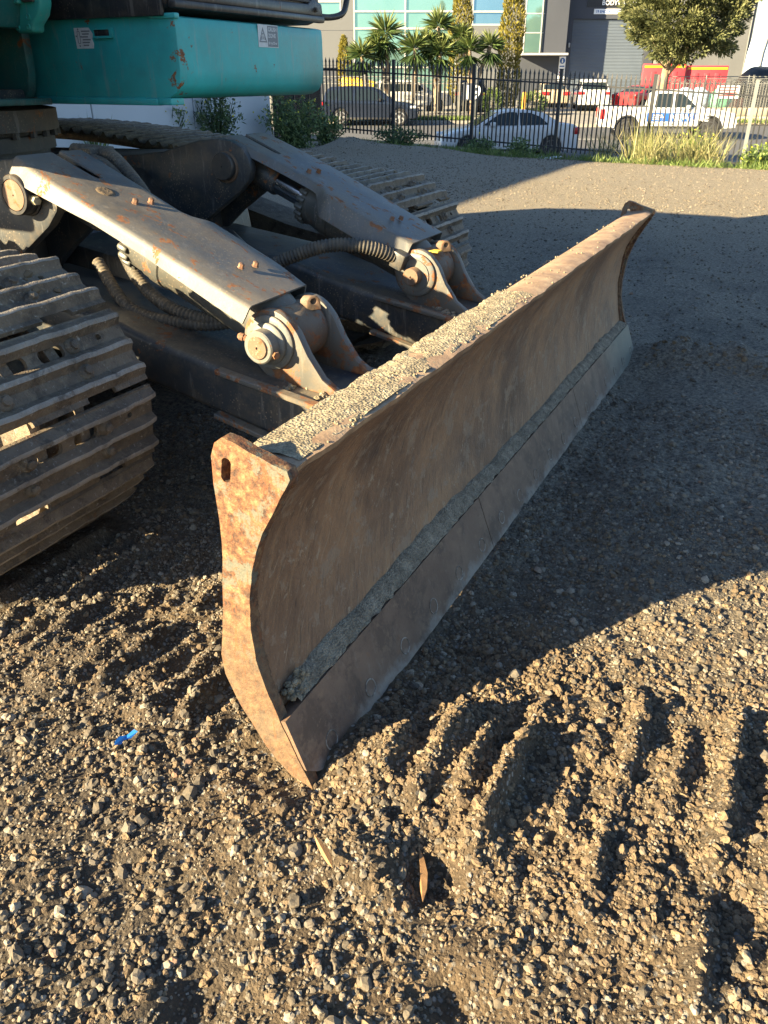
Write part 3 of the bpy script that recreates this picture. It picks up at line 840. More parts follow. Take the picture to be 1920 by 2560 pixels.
    BR = mb.build('bracket', M['dark'], EXC, bevel=.006)
    MB().prism(bracket, yc + .080, yc + .120, XZ).build('bracket_plate', M['dark'], BR, bevel=.006)
    MB().box((-2.75, yc - .10, .45), (-2.33, yc + .08, .86)).build('bracket_web', M['dark'], BR, bevel=.01)
    y0 = yc - .140
    if o:
        MB().lathe([(.064, .0), (.064, -.006), (.058, -.008), (.058, -.046), (.055, -.05), (.046, -.05), (.046, -.044)], (-2.125, y0, .893), (0, 1, 0), 36).build('pin_collar', M['black'], BR, smooth=40)
        MB().lathe([(.0445, .0), (.0445, -.047), (.043, -.050), (.003, -.050), (.002, -.047)], (-2.125, y0, .893), (0, 1, 0), 36).build('pin', M['pin'], BR, smooth=40)
        for sx in (-1, 1):
            hexhead(MB(), (-2.125 + sx*.060, y0 - .026, .893 - .012*sx), (sx, -.35, -.1), .0125, .018).build('bolt', M['boltmetal'], BR, smooth=20)
    else:
        MB().lathe([(.052, .0), (.052, -.020), (.049, -.024), (.004, -.024), (.003, -.02)], (-2.125, y0, .890), (0, 1, 0), 36).build('pin', M['dark'], BR, smooth=40)
        MB().lathe([(.060, .0), (.058, -.006), (.053, -.008), (.051, -.002)], (-2.120, y0, .886), (0, 1, 0), 30).build('pin_weld', M['pin'], BR, smooth=40)
    # guard: bent sheet over the cylinder; outer flange full length, inner flange on the lower half
    outw = lambda s: float(np.interp(s, [-.05, .05, .25, .45, .86], [.160, .178, .188, .188, .180]))
    inw = lambda s: float(np.interp(s, [-.05, .10, .30, .38, .42, .46, .72, .86], [.115, .108, .096, .094, .110, .148, .146, .120]))
    mb = MB(); T = .007
    ss = list(np.linspace(-.045, .30, 16)) + list(np.linspace(.32, .50, 12)) + list(np.linspace(.52, .845, 18))
    def cross(s):
        ow, iw = outw(s), inw(s)
        low = float(np.interp(s, [-.045, .0, .20, .30, .50, .70, .86], [.050, .060, .045, .036, .036, .046, .052]))
        inlow = float(np.interp(s, [-.05, .40, .46, .86], [.004, .004, .060, .060]))
        hump = .100 + .004 * math.sin(s * 5)
        L = []
        L.append((sg*(ow + .012), hump - low)); L.append((sg*(ow + .004), hump - min(.030, low*.6)))
        for a in (8, 30, 55, 80): L.append((sg*(ow - .016 + .016*math.cos(R(a))), hump - .016 + .016*math.sin(R(a))))
        # across the slot at the top end
        gap = .016 if s < .13 else (.010 if s < .145 else 0)
        L += [(sg*.075, hump), (sg*max(gap, .0005), hump), (-sg*max(gap, .0005), hump), (-sg*min(.07, iw*.7), hump)]
        for a in (85, 55, 25): L.append((-sg*(iw - .014 + .014*math.cos(R(a))), hump - .014 + .014*math.sin(R(a))))
        L.append((-sg*(iw + .012), hump - .024 - inlow))
        return L
    rowsO = [[p(s, n, y) for (y, n) in cross(s)] for s in ss]
    nJ = len(rowsO[0]); slotj = 7
    # sheet with real thickness: top skin, bottom skin and rim
    cen = [p(s, .0, 0) for s in ss]
    rowsI = [[q + (cen[i] - q).normalized() * T for q in rowsO[i]] for i in range(len(ss))]
    nA = len(ss) * nJ
    vs = [q for r_ in rowsO for q in r_] + [q for r_ in rowsI for q in r_]
    quads = [(i, j) for i in range(len(ss) - 1) for j in range(nJ - 1) if not (j == slotj and ss[i] < .135)]
    fs = []; edges = {}
    for (i, j) in quads:
        a, b_, c_, d_ = i*nJ+j, i*nJ+j+1, (i+1)*nJ+j+1, (i+1)*nJ+j
        fs.append((a, b_, c_, d_)); fs.append((nA+d_, nA+c_, nA+b_, nA+a))
        for u, v in ((a, b_), (b_, c_), (c_, d_), (d_, a)):
            k_ = (min(u, v), max(u, v)); edges.setdefault(k_, []).append((u, v))
    for k_, l in edges.items():
        if len(l) == 1:
            u, v = l[0]; fs.append((v, u, nA+u, nA+v))
    mb.add(vs, fs)
    GD = mb.build('cylinder_guard', M['guard'], EXC, smooth=35, weld=True)
    GD['label'] = 'sunlit grey sheet steel cover with rust scrapes' if o else 'shaded grey sheet steel cover'
    for s in (.300, .700):
        for dy in (-.028, .028):
            q = p(s + .012*(dy > 0), .104, dy)
            hb = MB(); hexhead(hb, q, NRM, .0085, .014); hb.build('bolt', M['boltrust'], GD, smooth=20)
    if o:
        MB().lathe([(.03, -.001), (.028, .0022), (.02, .003), (.008, .0015)], p(.215, .103, -.06), NRM, 14).build('mud_spot', M['clod'], GD, smooth=60)
    else:                                                 # bent tab and hose block under the far cover
        MB().box((-.02, -.03, -.03), (.03, .03, .03), 0, Matrix.Translation(p(.83, .03, -.15)) @ Matrix.Rotation(R(22), 4, 'Y')).build('hose_block', M['dark'], GD, bevel=.003)

# hoses: rubber with a wire coil round it
def hose(path, r, n=14, coil=True, parent=None, pitch=.0135):
    Pq = spline(path, n)
    L = [0.]
    for i in range(1, len(Pq)): L.append(L[-1] + (Pq[i] - Pq[i-1]).length)
    N_ = int(L[-1] / pitch * 4); out = []; rr = []
    for k in range(N_ + 1):
        s = L[-1] * k / N_
        i = min(len(Pq) - 2, max(0, np.searchsorted(L, s) - 1)); t = (s - L[i]) / max(1e-9, L[i+1] - L[i])
        out.append(Pq[i].lerp(Pq[i+1], t)); rr.append(r * (1.16 if (k % 4) in (1, 2) and coil else .98))
    return MB().tube(out, rr, 12).build('hydraulic_hose', M['hose'], parent or EXC, smooth=50)
hose([(-1.98,2.02,.70),(-1.86,1.95,.63),(-1.74,1.92,.575),(-1.62,1.93,.545),(-1.52,1.97,.545),(-1.44,2.02,.58)], .019)
hose([(-2.02,1.94,.68),(-1.92,1.90,.60),(-1.84,1.88,.555),(-1.74,1.89,.535),(-1.60,1.93,.525),(-1.50,1.97,.54)], .017)
hose([(-2.42,2.30,.97),(-2.28,2.30,.965),(-2.19,2.27,.945),(-2.08,2.24,.87),(-1.98,2.20,.79),(-1.88,2.15,.70)], .022)
hose([(-2.42,2.24,.955),(-2.27,2.25,.945),(-2.17,2.22,.915),(-2.06,2.19,.84),(-1.96,2.15,.76),(-1.87,2.10,.67)], .018)
hose([(-1.98,2.42,.50),(-1.86,2.50,.53),(-1.72,2.57,.60),(-1.58,2.63,.65),(-1.47,2.68,.655),(-1.40,2.73,.635),(-1.36,2.77,.61)], .023)
MB().tube(spline([(-1.40,2.73,.637),(-1.37,2.76,.618),(-1.34,2.79,.60)], 4), .018, 12).build('hose_end', M['dark'], EXC, smooth=40)
mb = MB().box((-2.34, 2.24, .90), (-2.28, 2.36, .985)); mb.lathe([(.012,0),(.012,.05)], (-2.31,2.30,.86), (0,0,1), 6)
mb.build('hose_clamp', M['hose'], EXC, bevel=.004)
# undercarriage body, swing bearing
body = [(-4.7,.42),(-4.7,.86),(-2.75,.90),(-2.55,.86),(-2.40,.72),(-2.36,.50),(-2.45,.38)]
CB = MB().prism(body, 1.56, 3.30, XZ).build('undercarriage_frame', M['black'], EXC, bevel=.02)
MB().prism([(-2.36,.34),(-2.05,.36),(-1.98,.44),(-2.0,.60),(-2.08,.66),(-2.36,.70)], 2.10, 2.76, XZ).build('cross_member', M['black'], CB, bevel=.02)
mb = MB().lathe([(.58,.86),(.58,.93),(.61,.93),(.61,.985),(.59,.99),(.59,1.005),(.635,1.005),(.635,1.085),(.61,1.09)], (-3.55,2.438,0), (0,0,1), 64)
SR = mb.build('swing_bearing', M['ring'], EXC, smooth=35)
for k in range(20):
    a = R(-95 + 190 * k / 19)
    MB().lathe([(.016, 0), (.016, .022), (.012, .026)], (-3.55 + .622*math.cos(a), 2.438 + .622*math.sin(a), .980), (0, 0, 1), 6).build('bolt', M['ring'], SR, smooth=20)
# crawler tracks
def track_path():
    pts = []
    top_c = spline([(-4.95,0,.885),(-4.4,0,.955),(-3.7,0,.965),(-3.0,0,.915),(-2.45,0,.845),(-2.1,0,.79),(-1.87,0,.77)], 12)
    pts += [(q.x, q.z) for q in top_c]
    for k in range(1, 33): a = R(90 - 180*k/32); pts.append((-1.87 + .365*math.cos(a), .405 + .365*math.sin(a)))
    for k in range(1, 30): pts.append((-1.87 - 3.08*k/30, .040))
    for k in range(0, 32): a = R(270 - 180*k/32); pts.append((-4.95 + .4225*math.cos(a), .4625 + .4225*math.sin(a)))
    return pts
TP = track_path()
tl = [0.]
for i in range(1, len(TP) + 1): tl.append(tl[-1] + math.hypot(TP[i % len(TP)][0] - TP[i-1][0], TP[i % len(TP)][1] - TP[i-1][1]))
NSH = round(tl[-1] / .214); PT = tl[-1] / NSH
def tp_at(s):
    s %= tl[-1]; i = max(0, np.searchsorted(tl, s) - 1); a, c = TP[i % len(TP)], TP[(i+1) % len(TP)]
    t = (s - tl[i]) / max(1e-9, tl[i+1] - tl[i]); return (a[0] + (c[0]-a[0])*t, a[1] + (c[1]-a[1])*t)
def shoe_mesh(seed):
    rnd = random.Random(seed)
    mb = MB(); hw = .30; u0, u1 = -.100, .116
    outer = [(-hw,u0),(hw,u0),(hw,u1-.012)]
    for c in (.135, -.135):      # scallops on the trailing lip that clear the link bolts
        outer += [(c+.048,u1-.012),(c+.048,u1-.022),(c+.032,u1-.050),(c-.032,u1-.050),(c-.048,u1-.022),(c-.048,u1-.012)]
    outer += [(-hw,u1-.012)]
    holes = [rrect(.058,-.038,.078,.036,.015), rrect(-.058,-.038,.078,.036,.015), rrect(.215,-.040,.018,.014,.006,2), rrect(-.215,-.040,.018,.014,.006,2)]
    mb.prism(outer, -.012, 0, lambda u, v, t: (v, u, t), holes)
    for gu, gh in ((-.074, .027), (-.001, .025), (.069, .026)):
        rows = []
        for w in np.linspace(-hw, hw, 22):
            e = .006 * (abs(w) > hw - .02)
            h = gh - e - .004*rnd.random(); j = (rnd.random() - .5)*.003
            rows.append([(gu-.022, w, -.001), (gu-.013+j, w, h*.45), (gu-.008+j, w, h*.92), (gu-.002+j, w, h), (gu+.005+j, w, h*.93), (gu+.011+j, w, h*.45), (gu+.021, w, -.001)])
        b0 = len(mb.f); mb.grid(rows)
        for i in range(b0, len(mb.f)):
            if (i - b0) % 6 in (2, 3): mb.m[i] = 1
        n = len(mb.v) - 22*7
        mb.f.append(tuple(n + k for k in range(7))); mb.m.append(0)
        mb.f.append(tuple(n + 21*7 + k for k in reversed(range(7)))); mb.m.append(0)
    for bw in (.125, -.125):
        for bu in (-.040, .028):
            mb.lathe([(.024, 0), (.021, .006), (.013, .010), (.012, .018), (.008, .020)], (bu, bw, 0), (0, 0, 1), 8)
    return mb.mesh('track_shoe', [M['track'], M['crest']], smooth=40)
SHOES = [shoe_mesh(k) for k in range(4)]
for side, yc in (('near', 1.25), ('far', 3.62)):
    mb = MB()
    # side frame, idler, rollers, chain rails
    mb.prism([(-4.8,.30),(-4.8,.56),(-4.3,.66),(-2.7,.66),(-2.3,.56),(-1.95,.50),(-1.95,.32),(-2.3,.24),(-4.4,.24)], yc - .13, yc + .13, XZ)
    for cx, cz, r in ((-1.87,.405,.29), (-4.95,.4625,.31)):
        mb.lathe([(.09,-.12),(r*.55,-.10),(r*.6,-.05),(r,-.05),(r+.015,-.03),(r+.015,.03),(r,.05),(r*.6,.05),(r*.55,.10),(.09,.12)], (cx, yc, cz), (0,1,0), 40)
    for cx in np.arange(-4.5, -2.2, .38): mb.lathe([(.09,-.13),(.09,.13)], (float(cx), yc, .17), (0,1,0), 20)
    for cx in (-4.1, -2.9): mb.lathe([(.065,-.10),(.065,.10)], (cx, yc, .80), (0,1,0), 20)
    TR = mb.build('crawler_track', M['track'], EXC, smooth=35)
    TR['label'] = 'muddy steel crawler track nearest the camera' if side == 'near' else 'shaded muddy steel crawler track beyond the blade arms'
    mb = MB()
    for wy in (-.085, .055):
        rows = []
        for k in range(NSH * 3 + 1):
            s = PT / 3 * k; a = tp_at(s - .02); c = tp_at(s + .02); x, z = tp_at(s)
            tx, tz = c[0]-a[0], c[1]-a[1]; l = math.hypot(tx, tz); nx_, nz_ = -tz/l, tx/l
            rows.append([(x - nx_*.012, yc+wy, z - nz_*.012), (x - nx_*.012, yc+wy+.03, z - nz_*.012), (x - nx_*.065, yc+wy+.03, z - nz_*.065), (x - nx_*.065, yc+wy, z - nz_*.065)])
        mb.grid(rows, 0, True)
    mb.build('chain_rail', M['track'], TR, smooth=35)
    for k in range(NSH):
        s = PT * k + .03
        a = tp_at(s - .06); c = tp_at(s + .06); x, z = tp_at(s)
        o_ = bpy.data.objects.new('track_shoe', SHOES[(k * 7 + (side == 'far')) % 4]); COL.objects.link(o_); o_.parent = TR
        o_.location = (x, yc, z); o_.rotation_euler = (random.uniform(-.006, .006), -math.atan2(c[1]-a[1], c[0]-a[0]), PI * 0)
    mb = MB()
    for k in range(260):                                   # dirt lying between the grousers on the upper run
        s = random.uniform(.3, tl[-1] * .42); x, z = tp_at(s)
        if x > -1.62: continue
        r = random.uniform(.006, .02)
        mb.lathe([(r*.5, -r*.5), (r, -r*.1), (r*.8, r*.45), (r*.25, r*.7)], (x, yc + random.uniform(-.28, .28), z + .004), (random.random()-.5, random.random()-.5, 1), 6)
    stuff(mb.build('track_dirt', M['clod'], TR, smooth=0))
# upper structure
cabp = [(-3.35,1.128),(-2.33,1.128),(-2.285,1.133),(-2.250,1.150),(-2.228,1.180),(-2.222,1.23),(-2.222,1.36),(-2.226,1.398),(-2.26,1.404),(-3.35,1.404)]
CABB = MB().prism(cabp, 2.70, 3.757, XZ).build('cab_base', M['teal'], EXC, bevel=.006, segs=2)
CABB['label'] = 'bright teal steel box under the cab with rust chips'
MB().box((-2.99, 2.690, 1.106), (-2.340, 2.735, 1.132)).build('bottom_rail', M['teal'], CABB, bevel=.005)
MB().box((-2.340, 2.692, 1.108), (-2.275, 2.77, 1.132)).build('corner_tab', M['teal'], CABB, bevel=.004)
MB().box((-2.335, 2.692, 1.392), (-2.215, 2.72, 1.410)).build('corner_lip', M['teal'], CABB, bevel=.004)
# stickers, lamp slot
mb = MB().prism([(-2.725,1.302),(-2.638,1.302),(-2.634,1.318),(-2.639,1.332),(-2.633,1.350),(-2.641,1.362),(-2.65,1.372),(-2.728,1.372)], 2.6985, 2.7005, XZ)
ST = mb.build('safety_sticker', M['stickw'], CABB, smooth=0)
mb = MB()
for k in range(6): mb.box((-2.690 + .003*(k % 2), 2.6970, 1.358 - .0095*k), (-2.646 - .006*(k % 3), 2.6980, 1.3625 - .0095*k))
mb.prism(rrect(-2.706, 1.340, .014, .044, .005), 2.6970, 2.6980, XZ, [rrect(-2.706, 1.340, .010, .040, .004)])
for q in ((-2.706,1.367),(-2.719,1.344),(-2.694,1.342),(-2.706,1.311)): mb.prism(circ(q[0], q[1], .0035, 8), 2.6970, 2.6980, XZ)
mb.build('print', M['stickg'], ST, smooth=0)
mb = MB().prism(rrect(-2.575, 1.352, .098, .034, .004), 2.690, 2.700, XZ, [rrect(-2.580, 1.353, .080, .021, .003)]); mb.build('slot_frame', M['teal'], CABB, smooth=30)
MB().box((-2.62, 2.6935, 1.343), (-2.54, 2.6995, 1.363)).build('slot', M['black'], CABB, bevel=.002)
# front warning sticker: CRUSH ZONE / Keep Clear
XF = -2.2215
ya, yb, za, zb = 3.225, 3.375, 1.315, 1.398
mb = MB().box((XF, ya, za), (XF + .0012, yb, zb)); SK = mb.build('warning_sticker', M['stickw'], CABB, smooth=0)
MB().box((XF + .0012, ya + .070, za + .003), (XF + .0018, yb - .003, zb - .003)).build('print_panel', M['stickg'], SK, smooth=0)
tri = [(ya + .006, za + .018), (ya + .064, za + .018), (ya + .035, zb - .010)]
mb = MB().prism(tri, XF + .0012, XF + .0018, YZ, [[(ya + .014, za + .023), (ya + .056, za + .023), (ya + .035, zb - .021)]])
mb.prism(circ(ya + .035, za + .049, .004, 8), XF + .0012, XF + .0018, YZ)
mb.prism([(ya+.030,za+.026),(ya+.033,za+.044),(ya+.037,za+.044),(ya+.040,za+.026),(ya+.035,za+.034)], XF + .0012, XF + .0018, YZ)
mb.prism([(ya+.019,za+.026),(ya+.022,za+.040),(ya+.026,za+.040),(ya+.024,za+.026)], XF + .0012, XF + .0018, YZ)
mb.prism([(ya+.051,za+.026),(ya+.048,za+.040),(ya+.044,za+.040),(ya+.046,za+.026)], XF + .0012, XF + .0018, YZ)
mb.build('warning_triangle', M['stickg'], SK, smooth=0)
for body_, sz, zz in (('CRUSH', .0205, .060), ('ZONE', .0205, .037), ('Keep Clear', .0140, .012)):
    text_mesh('lettering', body_, M['stickw'], sz, (XF + .0019, ya + .074, za + zz), (0, 1, 0), (0, 0, 1), SK, extrude=.0002, bold=.0004)
# black cab shell above the base
shell = [(-3.9,1.418),(-2.30,1.418),(-2.255,1.430),(-2.240,1.47),(-2.245,1.62),(-2.29,2.10),(-2.36,2.92),(-3.8,2.95),(-3.95,2.3)]
CABS = MB().prism(shell, 2.69, 3.775, XZ).build('cab', M['black'], EXC, bevel=.02, segs=3)
MB().box((-2.235, 2.86, 1.500), (-2.225, 3.66, 1.512)).build('window_trim', M['trim'], CABS, bevel=.003)
MB().prism([(2.90,1.514),(3.62,1.514),(3.58,2.05),(2.92,2.05)], -2.262, -2.230, YZ).build('window', M['glass'], CABS, smooth=30)
MB().box((-2.250, 2.70, 1.425), (-2.212, 3.77, 1.452)).build('lower_sill', M['black'], CABS, bevel=.008)
MB().prism([(2.70,1.452),(3.77,1.452),(3.76,1.50),(3.68,1.52),(3.64,1.495),(2.84,1.485),(2.70,1.53)], -2.25, -2.222, YZ).build('front_skirt', M['black'], CABS, bevel=.006)
for yy_ in (2.93, 3.70): hexhead(MB(), (-2.222, yy_, 1.475), (1, 0, 0), .010, .012).build('bolt', M['ring'], CABS, smooth=20)
MB().box((-3.05, 2.672, 1.40), (-2.26, 2.692, 1.50)).build('side_step', M['black'], CABS, bevel=.006)
MB().tube(spline([(-2.24,3.76,1.452),(-2.22,3.83,1.452),(-2.20,3.905,1.468),(-2.20,3.95,1.51),(-2.20,3.965,1.60),(-2.22,3.96,1.9),(-2.26,3.90,2.0),(-2.28,3.77,2.02)], 8), .014, 10).build('handrail', M['black'], CABS, smooth=50)
# boom foot and swivel block beside the cab
BF = MB().prism([(-3.9,1.10),(-2.985,1.10),(-2.93,1.15),(-2.91,1.22),(-2.905,1.9),(-3.05,2.3),(-3.6,2.3),(-3.9,1.9)], 2.60, 2.64, XZ).build('boom_foot_plate', M['tealg'], EXC, bevel=.005)
MB().prism([(-3.9,1.10),(-2.95,1.10),(-2.90,1.9),(-3.05,2.3),(-3.6,2.3),(-3.9,1.9)], 2.16, 2.20, XZ).build('boom_foot_plate', M['tealg'], EXC, bevel=.005)
MB().box((-3.3, 2.30, 1.104), (-2.87, 2.66, 1.128)).build('foot_flange', M['tealg'], BF, bevel=.004)
MB().prism([(-3.25,1.42),(-2.80,1.36),(-2.4,2.6),(-2.9,2.8)], 2.26, 2.54, XZ).build('boom', M['tealg'], EXC, bevel=.02)
sw = [(-2.815,1.348),(-2.735,1.350),(-2.728,1.375),(-2.690,1.405),(-2.672,1.44),(-2.665,1.52),(-2.72,1.60),(-2.90,1.60),(-2.925,1.52),(-2.895,1.44),(-2.885,1.40),(-2.835,1.365)]
SWB = MB().prism(sw, 2.50, 2.56, XZ).build('swivel_block', M['tealb'], EXC, bevel=.010, segs=3)
for bx_, bz_ in ((-2.806,1.366),(-2.752,1.368),(-2.798,1.398),(-2.744,1.400)):
    MB().lathe([(.010, .004), (.010, -.004), (.007, -.005), (.006, -.001)], (bx_, 2.500, bz_), (0, 1, 0), 10).build('bolt', M['tealb'], SWB, smooth=30)
MB().box((-2.79, 2.47, 1.44), (-2.755, 2.50, 1.50)).build('fitting', M['tealb'], SWB, bevel=.006)
MB().box((-2.75, 2.485, 1.445), (-2.695, 2.50, 1.475)).build('name_plate', M['ring'], SWB, bevel=.003)
# deck and engine house behind (only the underside and shadows reach the picture)
DK = MB().box((-5.5, 1.05, 1.10), (-2.95, 2.60, 1.16)).box((-5.5, 2.60, 1.10), (-3.35, 3.78, 1.16)).build('deck', M['dark'], EXC, bevel=.01)
MB().prism([(-5.3,1.17),(-5.85,1.3),(-5.95,1.7),(-5.8,2.15),(-5.2,2.25),(-3.96,2.25),(-3.96,1.17)], 1.02, 3.80, XZ).build('engine_house', M['teal'], EXC, bevel=.05, segs=3)
MB().box((-3.96, 1.05, 1.10), (-2.60, 1.46, 2.30)).build('tool_box', M['teal'], EXC, bevel=.02, segs=3)  # out of view; front and height set to shade the guard and cab base
MB().box((-2.96, 1.465, 1.10), (-2.22, 1.80, 1.95)).build('shade_box', M['black'], EXC, bevel=.015, segs=2)  # unseen box added to cast shade on the near guard and cab base

# ------------------------------------------------------------------ street, kerbs, verge
def strip(name, r0, r1, d0, d1, dz, mat, thick=0, n=2):
    mb = MB()
    q = [S(r0, d0, street_z(d0) + dz), S(r1, d0, street_z(d0) + dz), S(r1, d1, street_z(d1) + dz), S(r0, d1, street_z(d1) + dz)]
    if thick:
        lo = [(p[0], p[1], p[2] - thick) for p in q]
        mb.add(q + lo, [(0,1,2,3),(0,4,5,1),(1,5,6,2),(2,6,7,3),(3,7,4,0)])
    else: mb.add(q, [(0,1,2,3)])
    return struct(mb.build(name, mat, smooth=0))
strip('road', -70, 90, 26.8, 44.9, 0, M['asphalt'])
strip('kerb', -70, 90, 44.9, 45.2, .13, M['concrete'], .25)
strip('kerb', -70, 90, 26.5, 26.8, .12, M['concrete'], .25)
strip('footpath', -70, 90, 46.6, 48.2, .11, M['concrete'], .2)
strip('verge', -70, 90, 45.2, 46.6, .10, M['verge'], .2)
strip('verge', -70, 90, 48.2, 50.2, .09, M['verge'], .2)
strip('driveway', 7.6, 14.6, 42.5, 50.2, .14, M['concrete'], .16)
strip('forecourt', -70, 90, 50.2, 110, .05, M['concrete'], .2)
mb = MB()
for k in range(-6, 10):
    mb.add([S(k*6., 35.8, street_z(35.8)+.006), S(k*6.+3, 35.8, street_z(35.8)+.006), S(k*6.+3, 35.92, street_z(35.92)+.006), S(k*6., 35.92, street_z(35.92)+.006)], [(0,1,2,3)])
struct(mb.build('lane_marking', M['whiteline'], smooth=0))

# ------------------------------------------------------------------ foliage helper
def leaf_mesh(name, pos, dirs, ln, wd, mat, parent=None, tint=None, droop=0., seed=1):
    pos = np.asarray(pos, float); dirs = np.asarray(dirs, float); n = len(pos)
    r2 = np.random.RandomState(seed)
    dirs = dirs / (np.linalg.norm(dirs, axis=1, keepdims=True) + 1e-9)
    side = np.cross(dirs, r2.normal(size=(n, 3))); side /= np.linalg.norm(side, axis=1, keepdims=True) + 1e-9
    ln = np.broadcast_to(np.asarray(ln, float), (n,))[:, None]; wd = np.broadcast_to(np.asarray(wd, float), (n,))[:, None]
    mid = pos + dirs * ln * .45
    tip = pos + dirs * ln; tip[:, 2] -= (droop * ln[:, 0])
    v = np.stack([pos, mid + side * wd * .5, tip, mid - side * wd * .5], 1).reshape(-1, 3)
    me = bpy.data.meshes.new(name)
    me.vertices.add(4*n); me.vertices.foreach_set('co', v.ravel())
    me.loops.add(4*n); me.loops.foreach_set('vertex_index', np.arange(4*n, dtype=np.int32))
    me.polygons.add(n); me.polygons.foreach_set('loop_start', np.arange(0, 4*n, 4, dtype=np.int32))
    me.update()
    a = me.attributes.new('tint', 'FLOAT', 'FACE'); a.data.foreach_set('value', (tint if tint is not None else r2.rand(n)).astype(np.float32))
    me.materials.append(mat)
    return link(name, me, parent)
def gz(p): return float(height(np.array(p[0]), np.array(p[1])))

# ------------------------------------------------------------------ black picket fence round the yard
FE = thing('picket_fence', 'tall black steel picket fence with spear tips along the yard edge', 'fence', S(0.254, 24.0, -.28))
ORG[FE.name] = Vector(S(0.254, 24.0, -.28))
pk = MB(); w = .016
pk.box((-w, -w, 0), (w, w, 1.70)); pk.add([(-w*1.7,-w,1.70),(w*1.7,-w,1.70),(w*1.7,w,1.70),(-w*1.7,w,1.70),(0,0,1.82)], [(0,1,4),(1,2,4),(2,3,4),(3,0,4),(3,2,1,0)])
PICK = pk.mesh('picket', M['fence'], smooth=0)
POST = MB().box((-.04,-.04,-.3), (.04,.04,1.86)).box((-.046,-.046,1.86), (.046,.046,1.885)).mesh('post', M['fence'], smooth=0)
POSTG = MB().box((-.04,-.04,-.3), (.04,.04,1.86)).box((-.046,-.046,1.86), (.046,.046,1.885)).mesh('post', M['galv'], smooth=0)
def fence_run(a, bq, za, zb, npan, ang, skipfirst=False):
    for k in range(npan + 1):
        t = k / npan; r, d = a[0] + (bq[0]-a[0])*t, a[1] + (bq[1]-a[1])*t; z = za + (zb-za)*t
        if not (skipfirst and k == 0):
            o = link('post', POSTG if (r > 7.5) else POST, FE); o.location = Vector(S(r, d, z)) - ORG[FE.name]; o.rotation_euler.z = ang
        if k == npan: break
        t2 = (k+1)/npan; p0 = Vector(S(r, d, z)); p1 = Vector(S(a[0]+(bq[0]-a[0])*t2, a[1]+(bq[1]-a[1])*t2, za+(zb-za)*t2))
        for hz_ in (.14, 1.56):
            L_ = (p1-p0).length; mt = Matrix.Translation(p0 + Vector((0,0,hz_))) @ (p1-p0).to_track_quat('X','Z').to_matrix().to_4x4()
            MB().box((.04,-.018,-.018), (L_-.04,.018,.018), 0, mt).build('rail', M['fence'], FE, smooth=0)
        for i in range(1, 20):
            q = p0.lerp(p1, i/20); o = link('picket', PICK, FE); o.location = q + Vector((0,0,.04)) - ORG[FE.name]; o.rotation_euler.z = ang
AF = HEAD + math.atan2(FDIR[1], FDIR[0])
fence_run((-1.79, 24.91), (-1.79 + 2.046*7, 24.91 - .914*7), -.14, -.14 - .115*7, 7, AF)
fence_run((-1.79, 24.91), (-2.22, 18.1), -.14, -.02, 3, HEAD + R(88), True)

# ------------------------------------------------------------------ neighbouring precast building on the left
NBD = thing('warehouse', 'pale precast concrete warehouse wall glimpsed behind the excavator track', 'building', (-14, 6.4, 0))
ORG[NBD.name] = Vector((-14, 6.4, 0))
MB().box((-22, -1.95, -.6), (-10.16, 14.75, 4.3)).build('wall', M['wallblue'], NBD, smooth=0)
for k in range(7):
    MB().box((-10.155, -2 + 2.4*k + .012, -.6), (-10.0, -2 + 2.4*(k+1) - .012, 4.4)).build('panel', M['wallblue'], NBD, bevel=.008, segs=1)
MB().box((-22, -1.9, 4.3), (-13, 14.7, 6.4)).build('upper_storey', M['wallblue'], NBD, bevel=.02)

